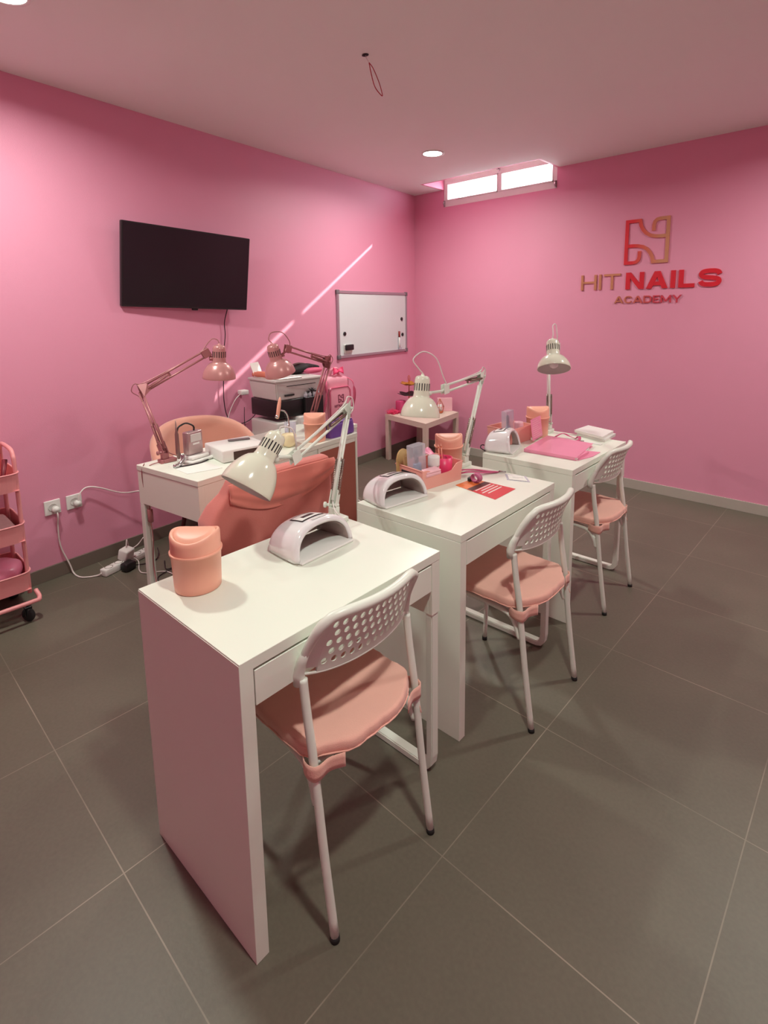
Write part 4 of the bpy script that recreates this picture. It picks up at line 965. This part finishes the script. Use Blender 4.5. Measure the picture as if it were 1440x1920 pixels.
def drape(u, v):   # gathered fold across the back
    y_ = -3.392+.542*u; low = .640+.085*abs(2*u-1)**2.2+.02*u; zt_ = .800
    z_ = zt_+(low-zt_)*v; fold = .004*sin(v*9+u*5)*v+.003*sin(v*16-u*7)*v
    return (1.949+.010*sin(pi*min(1, v*1.1))+fold+.006*v, y_, z_)
b = B(); grid(b, drape, 40, 26, thick=.003); obj('gathered_fold', b, mat('coral_fold_fabric', sr(236, 138, 124), .85, noise=.05, sheen=.3), cc, True)
for (x, y) in ((1.60, -3.30), (1.60, -2.94), (1.90, -3.34), (1.90, -2.90)):
    b = B(); tube(b, [(x, y, 0), (x, y, .52)], .014, 10); obj('leg', b, mat('dark_chair_leg', sr(60, 40, 40), .5) if 'dark_chair_leg' not in bpy.data.materials else bpy.data.materials['dark_chair_leg'], cc, True)
b = B(); box(b, 1.58, 1.92, -3.34, -2.90, .47, .51, .01); obj('seat', b, COVER, cc, True)

tc_ = thing('tub_chair', 'blush velvet tub chair between the back desk and left wall', 'chair', (.86, -2.90, 0), -.12)
def tub(off):
    def f(u, v):
        th = pi*.42+u*pi*1.16; R_ = .285-off; top_ = .80-.20*abs(2*u-1)**2.4; z_ = .36+(top_-.36)*v
        fl = 1+.10*v
        return Vector((cos(th)*R_*fl, sin(th)*R_*fl*1.02, z_))
    return f
b = B(); tt = bmesh.new(); nu, nv = 44, 12; fo, fi = tub(0), tub(.05)
def ringp(u, k):   # closed cross-section: outside up, rounded top, inside down
    o_, i_ = [fo(u, j/nv) for j in range(nv+1)], [fi(u, j/nv) for j in range(nv+1)]
    topm = (o_[-1]+i_[-1])/2+Vector((0, 0, .02))
    return (o_+[o_[-1].lerp(topm, .7)+Vector((0, 0, .006)), topm, i_[-1].lerp(topm, .7)+Vector((0, 0, .006))]+i_[::-1])[k]
NK = 2*(nv+1)+3; V = [[tt.verts.new(ringp(i/nu, k)) for k in range(NK)] for i in range(nu+1)]
for i in range(nu):
    for k in range(NK): tt.faces.new((V[i][k], V[i+1][k], V[i+1][(k+1) % NK], V[i][(k+1) % NK]))
tt.faces.new(V[0]); tt.faces.new(V[-1][::-1]); bmesh.ops.recalc_face_normals(tt, faces=tt.faces); merge(b, tt, 0, True)
obj('shell', b, VELVET, tc_)
b = B(); lathe(b, [(0, .36), (.24, .36), (.26, .375), (.26, .43), (.245, .455), (.1, .462), (0, .462)], n=48); obj('seat', b, VELVET, tc_)
for th in (pi/4, 3*pi/4, 5*pi/4, 7*pi/4):
    b = B(); tube(b, [(cos(th)*.15, sin(th)*.15, .37), (cos(th)*.235, sin(th)*.235, 0)], [.016, .010], 12); obj('leg', b, mat('dark_wood_leg', sr(84, 30, 34), .5) if 'dark_wood_leg' not in bpy.data.materials else bpy.data.materials['dark_wood_leg'], tc_)

# ================================================================== printers, backpack on a side table
st = thing('side_table', 'white side table behind the back desk carrying the printers', 'table', (.66, -1.93, 0))
X0, X1, Y0, Y1, ZT = .44, .80, -2.41, -1.63, .60
b = B(); box(b, X0, X1, Y0, Y1, ZT-.03, ZT, .002); obj('tabletop', b, WHITE, st, True)
for x in (X0+.02, X1-.022):
    for y in (Y0+.02, Y1-.02):
        b = B(); box(b, x-.018, x+.018, y-.018, y+.018, 0, ZT-.03, .001); obj('leg', b, WHITE, st, True)
def printer(label, x0, x1, y0, y1, z0, z1, dark, m=GREY_P):
    t = thing('printer', label, 'printer', ((x0+x1)/2, (y0+y1)/2, z0)); return t
pr = printer('lower white printer, mostly hidden behind the back desk', .48, .82, -2.36, -1.98, ZT, .745, False)
b = B(); box(b, .48, .80, -2.37, -2.03, ZT+.001, .720, .010, seg=2); box(b, .70, .82, -2.20, -2.05, ZT+.02, .745, .012, seg=2); obj('housing', b, GREY_P, pr, True)
b = B(); box(b, .819, .8215, -2.185, -2.065, ZT+.03, .715, .002); obj('tray_front', b, PLAST_W, pr, True)
b = B(); box(b, .47, .785, -2.355, -1.985, .7465, .868, .006, seg=2); t = thing('black_case', 'black case stacked between the two printers', 'case', (.63, -2.17, .7465)); obj('body', b, BLACK, t, True)
b = B(); box(b, .7855, .7875, -2.12, -2.10, .755, .862, .0); obj('seam', b, GAP, t, True)
# supports under the black case
pu = thing('printer', 'upper white laser printer on top of the black case', 'printer', (.63, -2.15, .8685))
b = B(); tt = bmesh.new()
def pb(b, x0, x1, y0, y1, z0, z1, tp):
    tt = bmesh.new(); lo = [tt.verts.new(c) for c in ((x0+tp, y0+tp, z0), (x1-tp, y0+tp, z0), (x1-tp, y1-tp, z0), (x0+tp, y1-tp, z0))]; hi = [tt.verts.new(c) for c in ((x0, y0, z1), (x1, y0, z1), (x1, y1, z1), (x0, y1, z1))]
    tt.faces.new(lo[::-1]); tt.faces.new(hi)
    for i in range(4): j = (i+1) % 4; tt.faces.new((lo[i], lo[j], hi[j], hi[i]))
    bmesh.ops.bevel(tt, geom=list(tt.edges), offset=.006, segments=2, affect='EDGES'); merge(b, tt)
pb(b, .46, .79, -2.36, -1.965, .8690, .992, .016); obj('housing', b, GREY_P, pu, True)
b = B(); box(b, .455, .795, -2.365, -1.96, .994, 1.012, .005, seg=2); obj('lid', b, GREY_P, pu, True)
b = B(); box(b, .66, .795, -2.34, -2.14, 1.012, 1.024, .004, M=None); obj('document_tray', b, PLAST_W, pu, True)
b = B(); box(b, .785, .7925, -2.29, -2.21, .895, .908, .001); box(b, .7835, .7915, -2.27, -2.02, .962, .966, .001); obj('paper_slot', b, GAP, pu, True)
def small(name, label, cat, fn, m, loc, world=True):
    t = thing(name, label, cat, loc); b = B(); fn(b); obj('body', b, m, t, world); return t
# black jagged stand with glass vials on the case front
t = thing('gel_bottle_rack', 'small dark rack of clear bottles in front of the upper printer', 'rack', (.84, -2.07, ZT+.001))
b = B(); box(b, .790, .815, -2.135, -1.975, ZT+.001, .872, .002); obj('stand', b, BLACK, t, True)
b = B()
for k in range(9):
    th = 2*pi*k/9; tube(b, [(.802, -2.065, .915), (.802+.012*cos(th), -2.065+.045*cos(th*2+1), .915+.022*sin(th))], [.006, .001], 6)
box(b, .797, .807, -2.11, -2.02, .908, .914, .001); tube(b, [(.802, -2.065, .872), (.802, -2.065, .935)], .004, 8); obj('star_ornament', b, BLACK, t, True)
for k in range(4):
    b = B(); lathe(b, [(0, 0), (.013, 0), (.013, .024), (.006, .030), (.006, .038), (0, .038)], Matrix.Translation((.802, -2.122+.037*k, .8722)), 14); obj('bottle', b, ACRYL, t, True)
small('cloth_roll', 'salmon coloured rolled cloth on the left of the upper printer', 'cloth', lambda b: tube(b, bez([(.50, -2.34, 1.034), (.60, -2.335, 1.040), (.70, -2.32, 1.034)], 6), [.017]*3+[.021]*7+[.016]*3, 14), mat('salmon_cloth', sr(232, 140, 118), .8), (.6, -2.33, 1.013))
b = B(); box(b, -.001, .001, -.06, .06, 0, .10, .0, M=Matrix.Translation((.50, -2.30, 1.02)) @ Matrix.Rotation(.5, 4, 'Z') @ Matrix.Rotation(-.35, 4, 'Y'))
tag(obj('paper_sheet', b, PAPER), 'white paper standing up behind the upper printer', 'paper')
t = thing('shoulder_bag', 'black crumpled bag lying on top of the upper printer', 'bag', (.55, -1.95, 1.013))
def bagf(u, v):
    th = 2*pi*u; ph = pi*v; r_ = sin(ph)**.8 if 0 < v < 1 else 0; wv = 1+.10*sin(5*th+2*v)+.06*sin(11*th)
    return (.54+.085*r_*cos(th)*wv, -2.02+.20*r_*sin(th)*wv, 1.013+.030*(1-cos(ph))*(1+.55*sin(2*th+.4)*r_))
b = B(); grid(b, bagf, 40, 14, closed_u=True); bmesh.ops.remove_doubles(b, verts=b.verts, dist=1e-5); obj('bag', b, mat('black_fabric', (.018, .014, .016), .7), t, True)
b = B(); tube(b, bez([(.56, -2.12, 1.055), (.57, -2.03, 1.085), (.57, -1.96, 1.082), (.56, -1.88, 1.058)], 6), .008, 8); obj('strap', b, mat('taupe_strap', sr(90, 62, 60), .7), t, True)
t = thing('wash_bag', 'flat pink pouch beside the black bag behind the printer', 'pouch', (.60, -1.93, 1.013))
b = B(); grid(b, lambda u, v: (.63+.04*cos(2*pi*u)*(sin(pi*v)**.5), -1.915+.085*sin(2*pi*u)*(sin(pi*v)**.5), 1.014+.020*(1-cos(pi*v))), 30, 10, closed_u=True); obj('pouch', b, PINKBAG2, t, True)

bp = thing('backpack', 'pink backpack with dark monogram print on the side table', 'backpack', (.60, -1.62, ZT))
def bpk(u, v):
    th = 2*pi*u; n = 5; c, s = cos(th), sin(th); sq = (abs(c)**n+abs(s)**n)**(-1/n)
    tz = v; tp = (1-.12*v)*(1 if v < .86 else math.sqrt(max(0.0, 1-((v-.86)/.14)**2))*.55+.45)
    return Vector((.58+c*sq*.070*tp, -1.622+s*sq*.140*tp, ZT+.001+.385*tz))
b = B(); grid(b, bpk, 48, 22, closed_u=True); grid(b, lambda u, v: (.55+.06*u, -1.68+.12*v, ZT+.385), 2, 2); obj('body', b, PINKBAG, bp, True)
b = B(); box(b, .635, .668, -1.728, -1.520, ZT+.03, ZT+.300, .022, seg=3); pk = obj('front_pocket', b, PINKBAG, bp, True)
b = B(); R4 = [(-1.725, .055), (-1.725, .27), (-1.705, .300), (-1.545, .300), (-1.523, .27), (-1.523, .055)]
tube(b, [(.666, y, ZT+z_) for y, z_ in R4], .0055, 8); obj('zip', b, PINKBAG2, pk, True)
def bpm(u, v, d): return (.6683+d, u, v)
b = B()
for path in MONO: ribbon(b, [(-1.645+u*.050, ZT+.185+v*.055) for u, v in path], .006, .001, bpm)
obj('monogram_print', b, PRINT, pk, True)
word('HITNAILS', -1.685, -1.562, ZT+.148, ZT+.168, .0038, PRINT, pk, mp=bpm, depth=.001, name='printed_name', single=True)
word('ACADEMY', -1.655, -1.590, ZT+.128, ZT+.137, .0018, PRINT, pk, mp=bpm, depth=.001, name='printed_word', single=True)
for s in (-1, 1):
    b = B(); strip(b, bez([(.60, -1.622+s*.10, ZT+.37), (.66, -1.622+s*.135, ZT+.33), (.665, -1.622+s*.145, ZT+.22), (.63, -1.622+s*.148, ZT+.10)], 8), .022, .004); obj('shoulder_strap', b, PINKBAG2, bp, True)
b = B(); tube(b, bez([(.59, -1.66, ZT+.375), (.60, -1.655, ZT+.425), (.60, -1.60, ZT+.435), (.59, -1.57, ZT+.38)], 8), .011, 10); obj('carry_handle', b, PINKBAG, bp, True)
t = thing('hair_bow', 'hot pink ribbon bow on top of the backpack', 'bow', (.62, -1.60, ZT+.40))
b = B()
for s in (-1, 1): grid(b, lambda u, v: (.62+.012*sin(pi*u)*cos(pi*v), -1.60+s*.05*u, ZT+.42+(v-.5)*.045*(.3+u)), 8, 6, thick=.006)
obj('bow', b, HOT, t, True)
for o_s in (bp, t):
    o_s.location.x += .09; o_s.location.y -= .135
small('charger', 'white charger plug on the left wall beside the printers', 'charger', lambda b: box(b, .30, .36, -2.36, -2.30, .87, .905, .006, seg=2), PLAST_W, (.33, -2.33, .88))
b = B(); tube(b, bez([(.34, -2.35, .885), (.36, -2.42, .84), (.40, -2.50, .74), (.46, -2.56, .62), (.50, -2.58, .45), (.50, -2.60, .1), (.52, -2.62, .005)], 8), .003, 6); tag(obj('cable', b, CABLE_W), 'white cable falling from the charger behind the back desk', 'cable')
for k, (y, lab) in enumerate(((-2.40, 'dark cable hanging left of the printer stack'), (-2.33, 'dark cable hanging in front of the lower printer'))):
    b = B(); tube(b, bez([(.45+.38*k, y, .80), (.46+.40*k, y-.01+.02*k, .68), (.47+.42*k, y+.03*k, .50), (.46+.43*k, y, .15), (.47+.43*k, y-.02, .004)], 8), .0028, 6); tag(obj('cable', b, CABLE_B), lab, 'cable')

# ================================================================== corner table
ct = thing('corner_table', 'low pale square table in the far corner', 'table', (.44, -.40, 0))
e1, e2 = Vector((-.985, .17)), Vector((-.17, .985)); n0 = Vector((.80, -.79)); LA, LB_ = .62, .66; TH = .46
def tp(u, v): p = n0+e1*(LA*u)+e2*(LB_*v); return (p.x, p.y)
def slab(b, u0, u1, v0, v1, z0, z1):
    c4 = [tp(u0, v0), tp(u1, v0), tp(u1, v1), tp(u0, v1)]; flat(b, c4, z0, z1-z0)
b = B(); slab(b, 0, 1, 0, 1, TH-.05, TH); obj('tabletop', b, TABLE, ct, True)
l = .05/LA; l2 = .05/LB_
for (u0, v0) in ((0, 0), (1-l, 0), (0, 1-l2), (1-l, 1-l2)):
    b = B(); slab(b, u0, u0+l, v0, v0+l2, 0, TH-.05); obj('leg', b, TABLE, ct, True)
t = thing('tiered_stand', 'two-tier stand with gold and dark petal trays on corner table', 'tray stand', (.30, -.45, TH))
b = B(); tube(b, [(.30, -.45, TH), (.30, -.45, .80), (.30, -.45, .835)], [.006, .005, .002], 10); tube(b, [(.30+.018*cos(2*pi*k/16), -.45+.018*sin(2*pi*k/16)*0, .80+.03*sin(2*pi*k/16)) for k in range(16)], .002, 6, closed=True); obj('stem', b, COPPER, t, True)
def petal(cx_, cy_, z_, R_):
    def f(u, v):
        th = 2*pi*u; rr_ = R_*v*(1+.16*cos(6*th)*v); return (cx_+rr_*cos(th), cy_+rr_*sin(th), z_+.022*v**3-.010*(1-v)**.5*0+.006*cos(6*th)*v)
    return f
b = B(); grid(b, petal(.30, -.45, .735, .085), 48, 6, thick=.003, closed_u=True); obj('upper_tray', b, GOLD, t, True)
b = B(); grid(b, petal(.30, -.45, .630, .105), 48, 6, thick=.003, closed_u=True); obj('lower_tray', b, mat('dark_tray', (.03, .02, .02), .5), t, True)
b = B(); lathe(b, [(0, 0), (.05, 0), (.05, .008), (.01, .012), (0, .012)], Matrix.Translation((.30, -.45, TH)), 24); obj('foot', b, COPPER, t, True)
t = thing('gift_bag', 'dark pink small bag under the two-tier stand', 'bag', (.26, -.53, TH))
b = B(); box(b, .225, .30, -.575, -.495, TH+.001, TH+.125, .01, seg=2); obj('bag', b, mat('deep_pink_bag', sr(205, 70, 120), .6), t, True)
t = thing('tinsel_pile', 'fluffy pink tinsel at the left corner of the corner table', 'tinsel', (.23, -.60, TH)); t['kind'] = 'stuff'
b = B(); rn = random.Random(3)
for k in range(150):
    p = Vector((.245+rn.gauss(0, .026), -.615+rn.gauss(0, .026), TH+.003)); p.x = max(.205, p.x); d = Vector((rn.uniform(-1, 1), rn.uniform(-1, 1), rn.uniform(.2, 1.6))).normalized()*rn.uniform(.03, .058)
    tube(b, [p, p+d], [.0030, .0010], 4)
obj('strands', b, HOT, t, True)
t = thing('lantern', 'copper geometric wire lantern with white candle on corner table', 'lantern', (.575, -.30, TH))
b = B(); cx_, cy_ = .575, -.30; Rr = .045; hex_ = [(cx_+Rr*cos(pi/3*k), cy_+Rr*sin(pi/3*k)) for k in range(6)]
for k in range(6):
    A_, B_ = hex_[k], hex_[(k+1) % 6]
    tube(b, [(*A_, TH+.065), (*B_, TH+.065)], .002, 6); tube(b, [(*A_, TH+.065), (cx_, cy_, TH+.145)], .002, 6); tube(b, [(*A_, TH+.065), (cx_+(A_[0]-cx_)*.6, cy_+(A_[1]-cy_)*.6, TH+.003)], .002, 6)
    tube(b, [(cx_+(A_[0]-cx_)*.6, cy_+(A_[1]-cy_)*.6, TH+.003), (cx_+(B_[0]-cx_)*.6, cy_+(B_[1]-cy_)*.6, TH+.003)], .002, 6)
obj('wire_frame', b, COPPER, t, True)
b = B(); lathe(b, [(0, .002), (.027, .002), (.036, .02), (0, .022)], Matrix.Translation((cx_, cy_, TH)), 24); obj('base', b, mat('amber_base', sr(200, 110, 70), .4), t, True)
b = B(); lathe(b, [(0, .022), (.020, .022), (.020, .085), (0, .087)], Matrix.Translation((cx_, cy_, TH)), 20); obj('candle', b, PLAST_W, t, True)
t = thing('pink_box', 'square pink box behind the copper lantern', 'box', (.52, -.20, TH))
b = B(); box(b, -.02, .02, -.075, .075, .001, .135, .002, M=Matrix.Translation((.545, -.185, TH)) @ Matrix.Rotation(-.75, 4, 'Z')); obj('box', b, PINKL, t, True)
t = thing('small_camera', 'small white and black gadget beside the copper lantern', 'gadget', (.46, -.31, TH))
b = B(); lathe(b, [(0, -.022), (.02, -.02), (.025, 0), (.02, .02), (0, .022)], Matrix.Translation((.475, -.345, TH+.125)), 20); obj('head', b, PLAST_W, t, True)
b = B(); tube(b, [(.475, -.345, TH), (.475, -.345, TH+.105)], .004, 8); lathe(b, [(0, 0), (.03, 0), (.03, .006), (0, .006)], Matrix.Translation((.475, -.345, TH)), 20); obj('stand', b, BLACK, t, True)
b = B(); lathe(b, [(0, 0), (.012, 0), (.012, .01), (0, .01)], Matrix.Translation((.495, -.362, TH+.118)) @ Matrix.Rotation(1.6, 4, 'X'), 14); obj('lens', b, BLACK, t, True)
b = B(); tube(b, bez([(.80, -1.88, .30), (.86, -1.84, .18), (.90, -1.80, .09), (1.00, -1.72, .012), (1.18, -1.60, .006), (1.5, -1.55, .006)], 8), .004, 6)
tag(obj('cable', b, CABLE_W), 'white cable running over the floor right of the back desk', 'cable')

# ================================================================== trolley
tr = thing('utility_trolley', 'pink three-tier metal trolley at the left edge of the photo', 'trolley', (.71, -4.06, 0))
ya, yb, xa, xb = -4.29, -3.84, .525, .865
def tray(z0_, z1_, name='tray'):
    b = B()
    def f(u, v):
        th = 2*pi*u; c, s = cos(th), sin(th); n = 9; sq = (abs(c)**n+abs(s)**n)**(-1/n); k = 1-.03*(1-v)
        return ((xa+xb)/2+c*sq*(xb-xa)/2*k, (ya+yb)/2+s*sq*(yb-ya)/2*k, z0_+(z1_-z0_)*v)
    grid(b, f, 96, 3, closed_u=True, thick=.002, smooth=False)
    box(b, xa+.010, xb-.010, ya+.010, yb-.010, z0_, z0_+.003, .0)
    tube(b, [f(k/96, 1.0) for k in range(96)], .0042, 6, closed=True)
    return obj(name, b, CART, tr, True)
for z0_, z1_ in ((.650, .735), (.400, .487), (.155, .245)): tray(z0_, z1_)
for yy in (ya+.014, yb-.014):
    b = B()
    tube(b, bez([(xb-.035, yy, .13), (xb-.035, yy, .45), (xb-.035, yy, .76), (xb-.045, yy, .815), (xb-.085, yy, .84), (xa+.085, yy, .84), (xa+.045, yy, .815), (xa+.035, yy, .76), (xa+.035, yy, .45), (xa+.035, yy, .13)], 6), .0095, 10); obj('end_frame', b, CART, tr, True)
b = B(); o_ = .022
tube(b, bez([(xb-.035, ya-.010, .135), (xb+.008, ya-.012, .108), (xb+o_, ya+.03, .105), (xb+o_, yb-.04, .105), (xb+.008, yb+.012, .108), (xb-.035, yb+.010, .135)], 8), .010, 10)
obj('base_rail', b, CART, tr, True)
b = B(); tube(b, bez([(xa+.035, ya-.010, .135), (xa, ya-.012, .108), (xa-o_*.5, ya+.03, .105), (xa-o_*.5, yb-.04, .105), (xa, yb+.012, .108), (xa+.035, yb+.010, .135)], 8), .010, 10)
obj('base_rail', b, CART, tr, True)
for (x, y) in ((xb-.01, yb-.035), (xb-.01, ya+.035), (xa+.02, yb-.035), (xa+.02, ya+.035)):
    b = B(); lathe(b, [(0, -.010), (.030, -.010), (.033, -.006), (.033, .006), (.030, .010), (0, .010)], Matrix.Translation((x, y, .0335)) @ Matrix.Rotation(pi/2, 4, 'X') @ Matrix.Rotation(.5, 4, 'Y'), 24); cs = obj('caster', b, RUBBER, tr, True)
    b = B(); box(b, x-.012, x+.012, y-.016, y+.016, .068, .076, .002); box(b, x-.010, x+.010, y-.0155, y-.0125, .03, .07, .001); box(b, x-.010, x+.010, y+.0125, y+.0155, .03, .07, .001); tube(b, [(x, y, .07), (x, y, .1)], .006, 8); obj('caster_fork', b, BLACK, cs, True)
t = thing('wash_bowl', 'glossy pink bowl in the bottom tray of the trolley', 'bowl', (.72, -3.98, .159))
b = B(); lathe(b, [(0, .0), (.06, .0), (.10, .03), (.115, .075), (.11, .10), (.08, .118), (.03, .122), (0, .122)], Matrix.Translation((.72, -3.965, .159)), 40); obj('bowl', b, PINKP, t, True)
t = thing('folded_towel', 'grey-pink folded towel in the middle tray of the trolley', 'towel', (.70, -4.03, .404))
b = B(); box(b, .57, .83, -4.2, -3.87, .404, .478, .02, seg=3); obj('towel', b, mat('grey_pink_towel', sr(205, 165, 165), .9, noise=.1, nscale=40, bump=.6, bscale=120), t, True)
t = thing('tool_pouch', 'peach tool pouch standing in the top tray of the trolley', 'pouch', (.66, -3.93, .654))
b = B(); box(b, .60, .70, -4.0, -3.885, .654, .80, .02, seg=3); obj('pouch', b, PEACH, t, True)
b = B(); tube(b, [(.76, -3.90, .66), (.70, -3.865, .775)], [.010, .012], 10); tag(obj('hair_clip', b, mat('dark_red_clip', sr(120, 30, 45), .5)), 'dark red tool lying across the trolley top tray', 'tool')
t = thing('cosmetic_bottle', 'small white bottle at the front of the trolley top tray', 'bottle', (.80, -3.97, .654))
b = B(); lathe(b, [(0, 0), (.02, 0), (.02, .07), (.008, .078), (0, .078)], Matrix.Translation((.81, -3.955, .654)), 20); obj('bottle', b, PLAST_W, t, True)
b = B(); lathe(b, [(0, .078), (.009, .078), (.009, .095), (0, .096)], Matrix.Translation((.81, -3.955, .654)), 16); obj('cap', b, PINKP, t, True)
